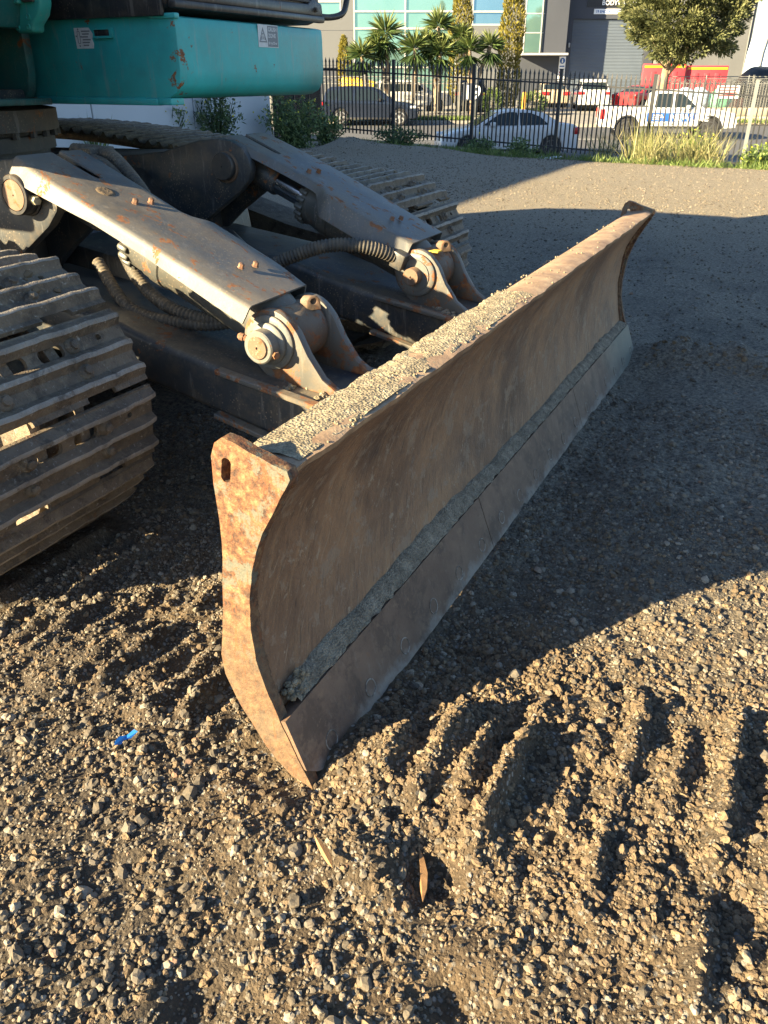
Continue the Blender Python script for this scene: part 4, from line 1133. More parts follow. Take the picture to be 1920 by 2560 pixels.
# ------------------------------------------------------------------ cars
def wheel(parent, x, y, r, rimmat, s):
    tw = .11
    t = MB().lathe([(r*.70,-tw),(r*.93,-tw),(r,-tw*.75),(r,tw*.75),(r*.93,tw),(r*.70,tw)], (x, y, r), (0,1,0), 28).build('wheel', M['tyre'], parent, smooth=40)
    mb = MB(); yo = y + s*tw*.9
    mb.lathe([(r*.72,-.02),(r*.72,.012),(r*.64,.014),(r*.60,-.02)], (x, yo, r), (0, s, 0), 28)
    for k in range(5):
        a = 2*PI*k/5 + x
        m4 = Matrix.Translation((x, yo, r)) @ Matrix.Rotation(a, 4, 'Y')
        mb.box((.03, -.012, -.035), (r*.66, .012, .035), 0, m4)
    mb.lathe([(.055,-.02),(.05,.016),(.02,.02)], (x, yo, r), (0, s, 0), 12)
    mb.build('rim', rimmat, t, smooth=35)
def car(name, label, loc, rz, paint_, L, W, body, roof, belt, arches, wr, panes, rimmat, group=None, taper=.36, screens=(), lights=(), sill=.24):
    C_ = thing(name, label, 'car' if name != 'pickup_truck' else 'pickup truck', loc, rz, group)
    bot = [(L/2-.02, sill+.05)]
    for cx, r in sorted(arches, reverse=True): bot += [(cx + r, sill)] + circ(cx, wr*.98, r, 12, R(-5), R(185))[0:] + [(cx - r, sill)]
    bot.append((-L/2+.02, sill+.05))
    MB().prism(bot + body, -W/2, W/2, XZ).build('body', paint_, C_, bevel=.055, segs=3)
    for cx, r in arches: MB().lathe([(r*.99,-W/2+.06),(r*.99,W/2-.06)], (cx, 0, wr*.98), (0,1,0), 20).build('wheel_well', M['trim'], C_, smooth=30)
    yw = lambda z: W/2 - .05 - max(0, z - belt) * taper
    # greenhouse
    n = len(roof); tr = tessellate_polygon([[Vector((p[0], p[1], 0)) for p in roof]])
    vs = [(x, yw(z), z) for x, z in roof] + [(x, -yw(z), z) for x, z in roof]
    mb = MB().add(vs, [tuple(t) for t in tr] + [tuple(n+i for i in reversed(t)) for t in tr] + [(i, (i+1) % n, n+(i+1) % n, n+i) for i in range(n)])
    mb.build('roof', paint_, C_, bevel=.03, segs=2)
    for sgn in (-1, 1):
        for pn in panes:
            tr = tessellate_polygon([[Vector((p[0], p[1], 0)) for p in pn]]); n = len(pn)
            vs = [(x, sgn*(yw(z)+.006), z) for x, z in pn] + [(x, sgn*(yw(z)-.03), z) for x, z in pn]
            MB().add(vs, [tuple(t) for t in tr] + [tuple(n+i for i in reversed(t)) for t in tr] + [(i,(i+1)%n,n+(i+1)%n,n+i) for i in range(n)]).build('side_window', M['glassd'], C_, smooth=0)
        for cx, r in arches: wheel(C_, cx, sgn*(W/2-.12), wr, rimmat, sgn)
        # door gaps, handles, mirror
        xs = [p[0] for pn in panes for p in pn]
        for hx in (min(xs)+.42, max(xs)-.75):
            MB().box((hx, sgn*(W/2)-.012, belt-.10), (hx+.17, sgn*(W/2)+.018, belt-.075)).build('door_handle', paint_, C_, bevel=.006, segs=1)
        MB().box((max(xs)-.42, sgn*(W/2+.02)-.07, belt+.0), (max(xs)-.24, sgn*(W/2+.02)+.09, belt+.13)).build('mirror', M['trim'] if paint_ != M['pwhite'] else paint_, C_, bevel=.03)
        MB().box((-L*.26, sgn*(W/2-.01)-.02, sill-.01), (L*.26, sgn*(W/2-.01)+.02, sill+.08)).build('sill', M['trim'], C_, bevel=.01)
    for (x0, z0, x1, z1) in screens:
        nx_, nz_ = (z1-z0), -(x1-x0); l = math.hypot(nx_, nz_); nx_ /= l; nz_ /= l
        if nz_ < 0: nx_, nz_ = -nx_, -nz_
        q = lambda x, z, s, o_: (x + nx_*o_, s*(yw(z)-.09), z + nz_*o_)
        vs = [q(x0,z0,-1,.008),q(x0,z0,1,.008),q(x1,z1,1,.008),q(x1,z1,-1,.008),q(x0,z0,-1,-.02),q(x0,z0,1,-.02),q(x1,z1,1,-.02),q(x1,z1,-1,-.02)]
        MB().add(vs, [(0,1,2,3),(7,6,5,4),(0,4,5,1),(1,5,6,2),(2,6,7,3),(3,7,4,0)]).build('windscreen', M['glassd'], C_, smooth=0)
    for (nm, x0, x1, y0, z0, z1, mt) in lights:
        for sgn in (-1, 1):
            MB().box((x0, min(sgn*y0, sgn*(W/2+.012)), z0), (x1, max(sgn*y0, sgn*(W/2+.012)), z1)).build(nm, M[mt], C_, bevel=.03)
    return C_
# dark grey SUV on the far side of the street
SUVP = dict(L=4.85, W=1.9, belt=1.06, wr=.36, arches=[(1.50,.42),(-1.38,.42)], taper=.34, sill=.28,
    body=[(-2.40,.55),(-2.42,.80),(-2.36,1.06),(-2.25,1.10),(.95,1.08),(1.75,1.02),(2.20,.92),(2.38,.76),(2.42,.50)],
    roof=[(-2.28,1.06),(-2.05,1.55),(-1.85,1.68),(-.9,1.72),(.1,1.68),(.50,1.56),(1.20,1.06)],
    panes=[[(-.70,1.10),(-.64,1.58),(.05,1.60),(.32,1.52),(.86,1.10)],[(-1.52,1.10),(-1.42,1.58),(-.76,1.60),(-.78,1.10)],[(-2.10,1.14),(-1.95,1.50),(-1.52,1.56),(-1.60,1.12)]],
    screens=[(.55,1.55,1.20,1.09),(-2.06,1.55,-2.25,1.16)],
    lights=[('tail_light',-2.44,-2.22,.60,.88,1.04,'lamp_red'),('headlight',2.02,2.36,.62,.76,.88,'lamp_clear')])
SUV = car('parked_car', 'dark grey parked SUV with bright alloy wheels beyond the fence', S(-.70, 44.2, street_z(44.2)), HEAD - R(3), M['pgrey'], rimmat=M['rim'], **SUVP)
MB().box((2.34,-.55,.48), (2.44,.55,.74)).build('grille', M['trim'], SUV, bevel=.02)
MB().box((-1.0,-.90,.30), (1.05,-.945,.36)).build('side_step', M['rim'], SUV, bevel=.01)
# white sedan close behind the fence, nose to the left
SEDP = dict(L=4.55, W=1.8, belt=.94, wr=.32, arches=[(1.38,.37),(-1.38,.37)], taper=.40, sill=.20,
    body=[(-2.24,.42),(-2.27,.62),(-2.22,.92),(-2.10,1.00),(-1.60,1.03),(-1.2,.98),(1.05,.92),(1.80,.80),(2.16,.66),(2.27,.48),(2.26,.36)],
    roof=[(-1.72,.98),(-1.10,1.33),(-.55,1.415),(-.05,1.42),(.40,1.36),(1.15,.92)],
    panes=[[(-.25,.97),(-.22,1.34),(.02,1.36),(.36,1.30),(.92,.97)],[(-1.26,.99),(-.98,1.22),(-.66,1.33),(-.30,1.34),(-.32,.97)]],
    screens=[(.44,1.34,1.14,.96),(-1.08,1.34,-1.62,1.05)],
    lights=[('tail_light',-2.29,-2.05,.45,.70,.92,'lamp_red'),('headlight',1.92,2.24,.55,.58,.72,'lamp_clear')])
SED = car('parked_car', 'white four-door sedan parked close behind the black fence', S(4.05, 29.4, street_z(29.4)), HEAD + R(180 + 4), M['pwhite'], rimmat=M['rimd'], **SEDP)
MB().box((-2.30,-.26,.60), (-2.26,.26,.72)).build('number_plate', M['signw'], SED, bevel=.004, segs=1)
# white ute with sign writing
UTEP = dict(L=5.35, W=1.9, belt=1.12, wr=.39, arches=[(1.62,.46),(-1.60,.46)], taper=.30, sill=.42,
    body=[(-2.62,.55),(-2.66,.75),(-2.64,1.16),(-2.58,1.19),(-.72,1.17),(-.66,1.12),(1.05,1.14),(1.60,1.12),(2.25,1.05),(2.55,.92),(2.66,.62),(2.60,.45)],
    roof=[(-.74,1.10),(-.66,1.62),(-.50,1.74),(.20,1.80),(.55,1.73),(1.38,1.12)],
    panes=[[(.16,1.16),(.18,1.66),(.48,1.64),(1.04,1.18)],[(-.60,1.16),(-.54,1.60),(-.44,1.66),(.10,1.66),(.09,1.16)]],
    screens=[(.60,1.70,1.36,1.15)],
    lights=[('tail_light',-2.68,-2.50,.72,.72,1.10,'lamp_red'),('headlight',2.16,2.58,.60,.80,.96,'lamp_clear')])
UTE = car('pickup_truck', 'white dual-cab pickup with blue company lettering on its doors', S(11.55, 36.4, street_z(36.4)), HEAD - R(8), M['pwhite'], rimmat=M['rimd'], **UTEP)
MB().prism(circ(1.62,.39,.50,14,0,PI)+circ(1.62,.39,.44,14,PI,0), -.965, .965, XZ).build('wheel_flare', M['trim'], UTE, smooth=40)
MB().prism(circ(-1.60,.39,.50,14,0,PI)+circ(-1.60,.39,.44,14,PI,0), -.965, .965, XZ).build('wheel_flare', M['trim'], UTE, smooth=40)
MB().box((2.56,-.6,.58), (2.69,.6,.86)).build('grille', M['trim'], UTE, bevel=.03)
MB().box((-2.5,-.80,1.14), (-.80,.80,1.20)).build('tub_floor', M['trim'], UTE, smooth=0)
SGN = MB().box((-.86,-.962,.66), (1.12,-.953,.97)).build('sign_panel', M['carblue'], UTE, smooth=0)
text_mesh('lettering', 'NEWLINE', M['signw'], .34, (.06, -.965, .69), (1,0,0), (0,0,1), SGN, extrude=.002, bold=.012)
for k in range(3): MB().box((-.62,-.966,.72+.075*k), (-.62+.30+.06*((k*2) % 3),-.963,.755+.075*k)).build('lettering_line', M['signw'], SGN, smooth=0)
text_mesh('lettering', 'GLASS', M['galv'], .24, (.42, -.957, 1.0), (1,0,0), (0,0,1), SGN, extrude=.002)
for k in range(6): MB().prism(circ(-.62+.26*k, .57, .035, 8), -.958, -.953, XZ).build('sign_dot', M['galv'], SGN, smooth=0)
# cars in the forecourt
car('parked_car', 'small beige sedan seen from behind in the forecourt', S(11.3, 61, street_z(61)+.05), HEAD + R(90), M['pbeige'], rimmat=M['rimd'], **SEDP)
car('parked_car', 'white hatchback SUV seen from behind by the roller door', S(13.1, 57, street_z(57)+.05), HEAD + R(84), M['pwhite'], rimmat=M['rimd'], **SUVP)
car('parked_car', 'red car beside the red plastic barriers', S(16.5, 56, street_z(56)+.05), HEAD + R(35), M['pred'], rimmat=M['rimd'], **SEDP)
car('parked_car', 'white car half hidden behind the yucca trunks', S(1.6, 55, street_z(55)+.05), HEAD + R(10), M['pwhite'], rimmat=M['rim'], **SUVP)
car('parked_car', 'black car behind the far fence by the number post', S(5.6, 56, street_z(56)+.05), HEAD + R(80), M['pblack'], rimmat=M['rimd'], **SUVP)

# ------------------------------------------------------------------ buildings across the street
def bld(name, label, r0, d0, z0):
    o = thing(name, label, 'building', S(r0, d0, z0), HEAD); return o
ZB = -.45
BL = bld('office_building', 'light grey office building with teal tinted curtain glazing', 3.0, 70, ZB)
X = lambda r: r - 3.0; Zl = lambda z: z - ZB
def panel_wall(parent, x0, x1, z0, z1, y0, y1, mat, holes):
    hs = [[(a, c), (b_, c), (b_, d_), (a, d_)] for a, b_, c, d_ in holes]
    return MB().prism([(x0,z0),(x1,z0),(x1,z1),(x0,z1)], y0, y1, XZ, hs).build('wall', mat, parent, smooth=0)
glz = [(-2.25, 5.50, .25, 7.8), (6.65, 9.20, 4.72, 7.6), (-7.2, -3.25, 5.15, 7.6), (-7.0, -3.4, .1, 1.9)]
panel_wall(BL, X(-12), X(10.1), 0, Zl(8.4), 0, .3, M['wallgrey'], [(X(a), X(b_), Zl(c), Zl(d_)) for a, b_, c, d_ in glz])
MB().box((X(-12),.3,0), (X(10.1),14,Zl(8.3))).build('core', M['walldark'], BL, smooth=0)
for z in (2.05, 4.35): MB().box((X(-12),-.012,Zl(z)), (X(-2.35),.0,Zl(z+.025))).build('panel_joint', M['walldark'], BL, smooth=0)
def glazing(parent, x0, x1, zs, xs, mat):
    for i in range(len(xs)-1):
        for j in range(len(zs)-1):
            MB().box((xs[i]+.04,.10,zs[j]+.04), (xs[i+1]-.04,.12,zs[j+1]-.04)).build('pane', mat, parent, smooth=0)
    for x in xs: MB().box((x-.05,-.02,zs[0]-.05), (x+.05,.16,zs[-1]+.05)).build('mullion', M['frame'], parent, smooth=0)
    for z in zs: MB().box((x0-.05,-.024,z-.06), (x1+.05,.164,z+.06)).build('transom', M['frame'], parent, smooth=0)
glazing(BL, X(-2.25), X(5.5), [Zl(q) for q in (.25,1.93,3.15,4.48,5.58,7.0,7.8)], [X(q) for q in (-2.25,1.6,5.5)], M['glass'])
glazing(BL, X(6.65), X(9.2), [Zl(q) for q in (4.72,5.56,7.6)], [X(q) for q in (6.65,9.2)], M['glassb'])
glazing(BL, X(-7.2), X(-3.25), [Zl(q) for q in (5.15,6.2,7.6)], [X(q) for q in (-7.2,-5.2,-3.25)], M['glass'])
MB().prism([(X(-12),Zl(8.4)),(X(10.1),Zl(8.4)),(X(10.1),Zl(8.6)),(X(-12),Zl(8.6))], -.1, 14, XZ).build('parapet', M['wallgrey'], BL, smooth=0)
BD = bld('workshop_building', 'charcoal workshop with a wide roller shutter and a glazed corner bay', 15.3, 70, ZB)
X = lambda r: r - 15.3
panel_wall(BD, X(10.15), X(20.6), 0, Zl(8.6), 0, .3, M['walldark'], [(X(14.25), X(19.9), .02, Zl(5.1))])
MB().box((X(10.15),.32,0), (X(20.6),15,Zl(8.5))).build('core', M['walldark'], BD, smooth=0)
rows = []
for k in range(0, 229):
    z = .02 + (Zl(5.1)-.04)*k/228; yy_ = .17 + .022*math.sin(k*PI/2)
    rows.append([(X(14.27), yy_, z), (X(19.88), yy_, z)])
MB().grid(rows).build('roller_shutter', M['shutter'], BD, smooth=60)
# glazed bay
bayx = (10.35, 11.55, 13.6)
MB().box((X(10.3),-2.0,Zl(2.70)), (X(13.7),-.002,Zl(2.84))).build('bay_floor', M['frame'], BD, smooth=0)
MB().box((X(10.45),-1.85,Zl(2.85)), (X(13.5),-.004,Zl(8.2))).build('bay_core', M['walldark'], BD, smooth=0)
for i, mt in enumerate(('glass', 'glassd')):
    for z0, z1 in ((2.86,4.10),(4.14,5.30),(5.34,6.6)):
        if i == 0: MB().box((X(bayx[0]),-1.99,Zl(z0)), (X(bayx[1])-.03,-1.96,Zl(z1))).build('pane', M[mt], BD, smooth=0)
        else:
            p0, p1 = Vector((X(bayx[1])+.03,-1.98,0)), Vector((X(bayx[2]),-.35,0))
            MB().prism([(0,Zl(z0)),((p1-p0).length,Zl(z0)),((p1-p0).length,Zl(z1)),(0,Zl(z1))], 0, .03, lambda u, v, t: tuple(p0 + (p1-p0).normalized()*u + Vector((-(p1-p0).y,(p1-p0).x,0)).normalized()*t + Vector((0,0,v)))).build('pane', M[mt], BD, smooth=0)
for z in (4.12, 5.32):
    MB().box((X(bayx[0])-.03,-2.01,Zl(z)-.035), (X(bayx[1])+.02,-1.94,Zl(z)+.035)).build('transom', M['frame'], BD, smooth=0)
    MB().tube([(X(bayx[1]),-1.99,Zl(z)), (X(bayx[2]),-.36,Zl(z))], .035, 4).build('transom', M['frame'], BD, smooth=0)
for xq in (bayx[0]-.02, bayx[1]): MB().box((X(xq)-.04,-2.015,Zl(2.82)), (X(xq)+.04,-1.93,Zl(7))).build('mullion', M['frame'], BD, smooth=0)
MB().box((X(14.0)+1.15,-.05,Zl(5.86)), (X(20.2),-.004,Zl(6.9))).build('sign_board', M['signblk'], BD, smooth=0)
text_mesh('lettering', 'BODYWORKS', M['signw'], .42, (X(16.25), -.06, Zl(5.98)), (1,0,0), (0,0,1), BD, extrude=.006, bold=.008)
SB = MB().box((X(15.72),-.05,Zl(5.40)), (X(19.4),-.004,Zl(5.73))).build('address_board', M['signw'], BD, smooth=0)
text_mesh('lettering', '19 ENCORE AVE, SOMERTON', M['signblue'], .235, (X(15.85), -.056, Zl(5.485)), (1,0,0), (0,0,1), SB, extrude=.003, bold=.006)
WS = MB().box((X(13.45),-.05,Zl(1.0)), (X(13.95),-.004,Zl(2.65))).build('safety_sign', M['signw'], BD, smooth=0)
MB().prism(circ(X(13.7), Zl(2.36), .20, 20), -.058, -.05, XZ).build('sign_disc', M['signblue'], WS, smooth=0)
MB().prism(circ(X(13.7), Zl(2.42), .05, 10), -.064, -.058, XZ).prism([(X(13.64),Zl(2.24)),(X(13.76),Zl(2.24)),(X(13.74),Zl(2.36)),(X(13.66),Zl(2.36))], -.064, -.058, XZ).build('sign_figure', M['signw'], WS, smooth=0)
for k in range(4): MB().box((X(13.52),-.056,Zl(1.95-.2*k)), (X(13.88),-.05,Zl(2.03-.2*k))).build('print', M['signblue'] if k < 2 else M['lamp_red'], WS, smooth=0)
MB().box((X(14.02),-.12,Zl(3.25)), (X(14.16),-.002,Zl(3.55))).build('wall_lamp', M['frame'], BD, bevel=.02)
BP = bld('warehouse', 'pale concrete warehouse with a plain wall behind the conifer', 26, 69.2, ZB)
MB().box((-5.3,0,0), (1.6,16,Zl(8.8))).build('wall', M['walllight'], BP, smooth=0)
for q in (-3.0, -.6): MB().box((q-.012,-.01,0), (q+.012,0,Zl(8.8))).build('panel_joint', M['galv'], BP, smooth=0)
MB().tube([(1.35,-.06,0), (1.35,-.06,Zl(8.6))], .05, 8).build('downpipe', M['galv'], BP)
# pale blue truck body and black tarp at the right edge
TK = thing('truck', 'tall pale blue rounded truck body parked at the right', 'truck', S(26.2, 60, street_z(60)), HEAD)
MB().prism([(-2.0,.9),(2.6,.9),(2.6,5.8),(-.9,5.8),(-1.35,5.55),(-1.62,5.0),(-1.9,3.2)], -1.3, 1.3, XZ).build('cargo_body', M['tankblue'], TK, bevel=.08, segs=3)
MB().tube([(-1.98,-1.32,.9),(-1.90,-1.32,3.2),(-1.62,-1.32,5.0),(-1.35,-1.32,5.55),(-.9,-1.32,5.8)], .05, 8).build('edge_trim', M['galv'], TK, smooth=40)
for wx in (-1.2, 1.4):
    for sy in (-1, 1): MB().lathe([(.3,-.14),(.46,-.14),(.5,-.1),(.5,.1),(.46,.14),(.3,.14)], (wx, sy*1.1, .5), (0,1,0), 20).build('wheel', M['tyre'], TK, smooth=40)
MB().box((-1.9,-1.1,.5), (2.5,1.1,.9)).build('chassis', M['trim'], TK, bevel=.02)
TPh = MB(); rows = []
for i in range(15):
    u = i/14; row = []
    for j in range(13):
        a = PI*j/12; h = 1.5*(1-.55*(2*u-1)**4) + .25*float(vnoise(u*5, j*.6, 121))
        row.append((-1.5+3.0*u, -math.cos(a)*1.1, .7+max(0,math.sin(a))**.5*h*1.05 + .08*float(vnoise(u*11, j*1.3, 123))))
    rows.append(row)
TP_ = tag(TPh.grid(rows).box((-1.5,-1.1,0), (1.5,1.1,.72)).build('covered_load', M['tarp'], smooth=60), 'load under a creased black tarp beside the blue truck', 'covered load')
TP_.location = S(23.6, 56, street_z(56)+.05); TP_.rotation_euler.z = HEAD
# red plastic barriers, stacked high
def barrier(r, d, w, h, lab, z=0):
    o = thing('plastic_barrier', lab, 'barrier', S(r, d, street_z(d)+.05+z), HEAD, 'red barriers stacked in the forecourt')
    MB().prism([(-.35,0),(.35,0),(.33,.25),(.14,.45),(.12,h),(-.12,h),(-.14,.45),(-.33,.25)], -w/2, w/2, YZ_X).build('body', M['redplastic'], o, bevel=.03)
    MB().box((-w/2+.06,-.14,h-.22), (w/2-.06,-.118,h-.10)).build('reflective_stripe', M['pyellow'], o, smooth=0)
    for k in (-.25, .0, .25): MB().box((w*k-.16,-.155,.62), (w*k+.16,-.10,h-.42)).build('recess', M['redplastic'], o, bevel=.03)
YZ_X = lambda u, v, t: (t, u, v)
barrier(17.9, 58, 2.7, 2.55, 'left and nearer of the tall red plastic barriers behind the tree trunk')
barrier(20.75, 58.3, 2.7, 2.45, 'right-hand tall red plastic barrier beside the tarp')
# yellow machine and bollard, number post
YM = thing('loader', 'small yellow machine parked beyond the far fence', 'machine', S(-1.6, 60, street_z(60)+.05), HEAD)
MB().prism([(-1.2,.4),(1.2,.4),(1.3,.9),(1.1,1.5),(.3,1.65),(-.2,1.75),(-1.2,1.75)], -.7, .7, XZ).build('body', M['pyellow'], YM, bevel=.08, segs=3)
MB().box((-.9,-.55,1.75), (.0,.55,2.5)).build('cab', M['glassd'], YM, bevel=.05)
for wx in (-.75, .8):
    for sy in (-1, 1): MB().lathe([(.2,-.14),(.4,-.14),(.43,-.1),(.43,.1),(.4,.14),(.2,.14)], (wx, sy*.72, .43), (0,1,0), 18).build('wheel', M['tyre'], YM, smooth=40)
o = MB().lathe([(.11,0),(.11,1.12),(.10,1.19),(.06,1.23)], (0,0,0), (0,0,1), 16).lathe([(.16,0),(.16,.03),(.11,.035)], (0,0,0), (0,0,1), 16).build('bollard', M['bollard'], smooth=40)
tag(o, 'single yellow steel bollard beside the driveway', 'bollard'); o.location = S(7.6, 48.4, street_z(48.4)+.1)
NP = thing('number_post', 'dark gate post carrying a white street number', 'sign', S(4.95, 49.2, street_z(49.2)+.1), HEAD)
MB().box((-.14,-.14,0), (.14,.14,2.15)).build('post', M['galv'], NP, bevel=.02)
MB().box((-.62,-.16,.78), (.10,-.141,1.62)).build('number_board', M['walldark'], NP, smooth=0)
text_mesh('lettering', '19', M['signw'], .95, (-.60, -.165, .86), (1,0,0), (0,0,1), NP, extrude=.004, bold=.012)
# galvanised fence across the street with a crossed top band
F2 = thing('street_fence', 'light galvanised picket fence with crossed top band across the street', 'fence', S(0, 50, street_z(50)), HEAD)
PK2 = MB().box((-.014,-.014,0), (.014,.014,1.62)).mesh('picket', M['fencel'], smooth=0)
XB = MB()
for sgn in (-1, 1): XB.box((-.34,-.008,-.012), (.34,.008,.012), 0, Matrix.Rotation(sgn*R(19), 4, 'Y'))
XB = XB.mesh('cross_bar', M['fencel'], smooth=0)
for x0, x1 in ((-9.0, 4.7), (15.2, 24)):
    n = int((x1-x0)/.16)
    for k in range(n+1):
        o = link('picket', PK2, F2); o.location = (x0 + .16*k, 0, .12)
    for z in (.25, 1.66, 2.0): MB().box((x0,-.02,z), (x1,.02,z+.045)).build('rail', M['fencel'], F2, smooth=0)
    for k in range(int((x1-x0)/.66)):
        o = link('cross_bar', XB, F2); o.location = (x0 + .33 + .66*k, 0, 1.852)
    for k in range(int((x1-x0)/2.64)+1): MB().box((x0+2.64*k-.04,-.04,0), (x0+2.64*k+.04,.04,2.12)).build('post', M['fencel'], F2, smooth=0)
GT = thing('sliding_gate', 'open black sliding gate of slim bars by the driveway', 'gate', S(9.2, 49.6, street_z(49.6)), HEAD)
PK3 = MB().box((-.012,-.012,0), (.012,.012,1.75)).mesh('bar', M['fence'], smooth=0)
for k in range(38):
    o = link('bar', PK3, GT); o.location = (-4.0 + .14*k, 0, .15)
for z in (.15, 1.86): MB().box((-4.05,-.025,z), (1.25,.025,z+.05)).build('rail', M['fence'], GT, smooth=0)
# chain-link fence with notice board and block retaining wall at the right
CL = thing('mesh_fence', 'chain-link fence with a pale notice board at the right', 'fence', S(18.6, 44.5, street_z(44.5)+.75), HEAD)
mb = MB()
for k in range(60):
    a = -2.6 + .11*k
    for sgn in (-1, 1): mb.tube([(a, 0, 0), (a + sgn*1.25, 0, 1.25)], .006, 3, False)
mb.build('mesh', M['galv'], CL, smooth=0)
for k in range(4): MB().lathe([(.03,0),(.03,1.4),(.015,1.43)], (-2.7+2.1*k, .03, 0), (0,0,1), 8).build('post', M['galv'], CL)
MB().tube([(-2.7,.03,1.27), (3.8,.03,1.27)], .02, 6).build('top_rail', M['galv'], CL)
NBo = MB().box((-2.1,-.05,.40), (-.95,-.02,.98)).build('notice_board', M['stickw'], CL, smooth=0)
for k in range(4): MB().box((-2.02,-.054,.86-.115*k), (-1.05-.1*(k % 2),-.05,.90-.115*k)).build('print', M['lamp_red'], NBo, smooth=0)
RW = thing('retaining_wall', 'low wall of rough limestone blocks under the chain-link fence', 'wall', S(18.6, 44.3, street_z(44.3)), HEAD)
BK = MB().box((0,0,0), (1.18,.42,.37)).mesh('block', M['block'], bevel=.03)
for row_ in range(2):
    for k in range(7):
        o = link('block', BK, RW); o.location = (-3.4 + 1.2*k + .5*(row_ % 2) + random.uniform(-.01,.01), random.uniform(-.03,.03), .38*row_); o.rotation_euler.z = random.uniform(-.02,.02)
# bulging bags on the ground behind the ute
for k, (r, mt, lab) in enumerate(((15.35,'bagblue','pale blue bulky bag behind the pickup bonnet'), (16.05,'bagblue','second pale blue bag between blue and green ones'), (17.1,'baggreen','green bulky bag behind the pickup bonnet'))):
    rows = []
    for i in range(12):
        u = i/11; row = []
        for j in range(16):
            a = 2*PI*j/16; rr = .48*math.sin(PI*min(.97, .12+u*.88))**.5*(1+.25*(float(vnoise(u*4+k*9, j*.8, 131))-.5))
            row.append((rr*math.cos(a)*1.25, rr*math.sin(a), u*1.05+.03*float(vnoise(u*9, j, 133))))
        rows.append(row)
    o = tag(MB().grid(rows, 0, True).build('bulk_bag', M[mt], smooth=60), lab, 'bag'); o.location = S(r, 45.6, street_z(45.6)+.10 + (.45 if k < 2 else .4)); o.rotation_euler.z = HEAD
pal = tag(MB().box((-1.4,-.5,0), (1.5,.5,.10)).box((-1.4,-.5,.30), (1.5,.5,.46)).box((-1.4,-.5,.1),(-1.2,.5,.3)).box((0,-.5,.1),(.2,.5,.3)).box((1.3,-.5,.1),(1.5,.5,.3)).build('timber_pallet', M['block'], bevel=.01), 'timber pallet under the bulky bags', 'pallet'); pal.location = S(16.2, 45.6, street_z(45.6)+.09); pal.rotation_euler.z = HEAD

# ------------------------------------------------------------------ trees and plants
rt_ = np.random.RandomState(21)
def yucca(label, r, d, heads, trunk_r=.13):
    base = S(r, d, street_z(d) + .05)
    o = thing('yucca_tree', label, 'tree', base, 0, 'yuccas in front of the office building')
    bz = base[2]
    mb = MB(); fork = Vector((0, 0, 1.1))
    P_, D_, L_, W_, T_ = [], [], [], [], []
    for k, (hr, hz_, size) in enumerate(heads):
        q = S(hr, d + rt_.uniform(-.5, .5), 0); top_ = Vector((q[0]-base[0], q[1]-base[1], hz_ - bz))
        pts = spline([(0,0,-.1), (rt_.uniform(-.1,.1), rt_.uniform(-.1,.1), .6), tuple(fork.lerp(top_, .35)), tuple(top_)], 6)
        mb.tube(pts, list(np.linspace(trunk_r*1.25, trunk_r*.75, len(pts))), 9)
        n = 230
        v = rt_.normal(size=(n, 3)); v /= np.linalg.norm(v, axis=1, keepdims=True); v[:, 2] = v[:, 2]*.9 + .18
        c = np.array(top_) + np.array([0, 0, .0])
        P_.append(c + v*[.10,.10,.16] + np.stack([0*v[:,0], 0*v[:,0], -.25*(v[:,2] < -.2)], 1)); D_.append(v)
        L_.append(size*rt_.uniform(.76, 1.02, n)); W_.append(.10*rt_.uniform(.8, 1.2, n)); T_.append(np.clip(.45 + .5*v[:,2] + rt_.normal(size=n)*.15, 0, 1))
        # dead skirt below the head
        n2 = 50; v2 = rt_.normal(size=(n2,3)); v2[:,2] = -np.abs(v2[:,2]) - .7
        P_.append(c + np.stack([0*v2[:,0], 0*v2[:,0], -rt_.uniform(.1,.5,n2)], 1)); D_.append(v2); L_.append(np.full(n2, size*.7)); W_.append(np.full(n2, .06)); T_.append(np.zeros(n2))
    mb.build('trunk', M['bark'], o, smooth=50)
    leaf_mesh('crown', np.concatenate(P_), np.concatenate(D_), np.concatenate(L_), np.concatenate(W_), M['yucca'], o, np.concatenate(T_), .12, 5)
yucca('leftmost low yucca clump behind the dark grey SUV', -.85, 52, [(-1.25, 2.3, 1.05)])
yucca('tall yucca second from the left with a round spiky head', .25, 52.4, [(.1, 3.35, 1.35), (-.35, 2.75, .9)])
yucca('middle yucca with a lower head left of its tallest neighbour', 1.75, 51.8, [(1.75, 2.65, 1.2)])
yucca('tallest yucca with one head high against the glazing and one below', 3.1, 52.2, [(3.1, 3.75, 1.15), (3.2, 2.45, 1.05), (2.5, 2.9, .9)])
yucca('rightmost yucca with three heads beside the golden cypress', 5.1, 52, [(4.85, 2.6, 1.1), (6.05, 2.75, 1.0), (4.4, 3.3, .75)])
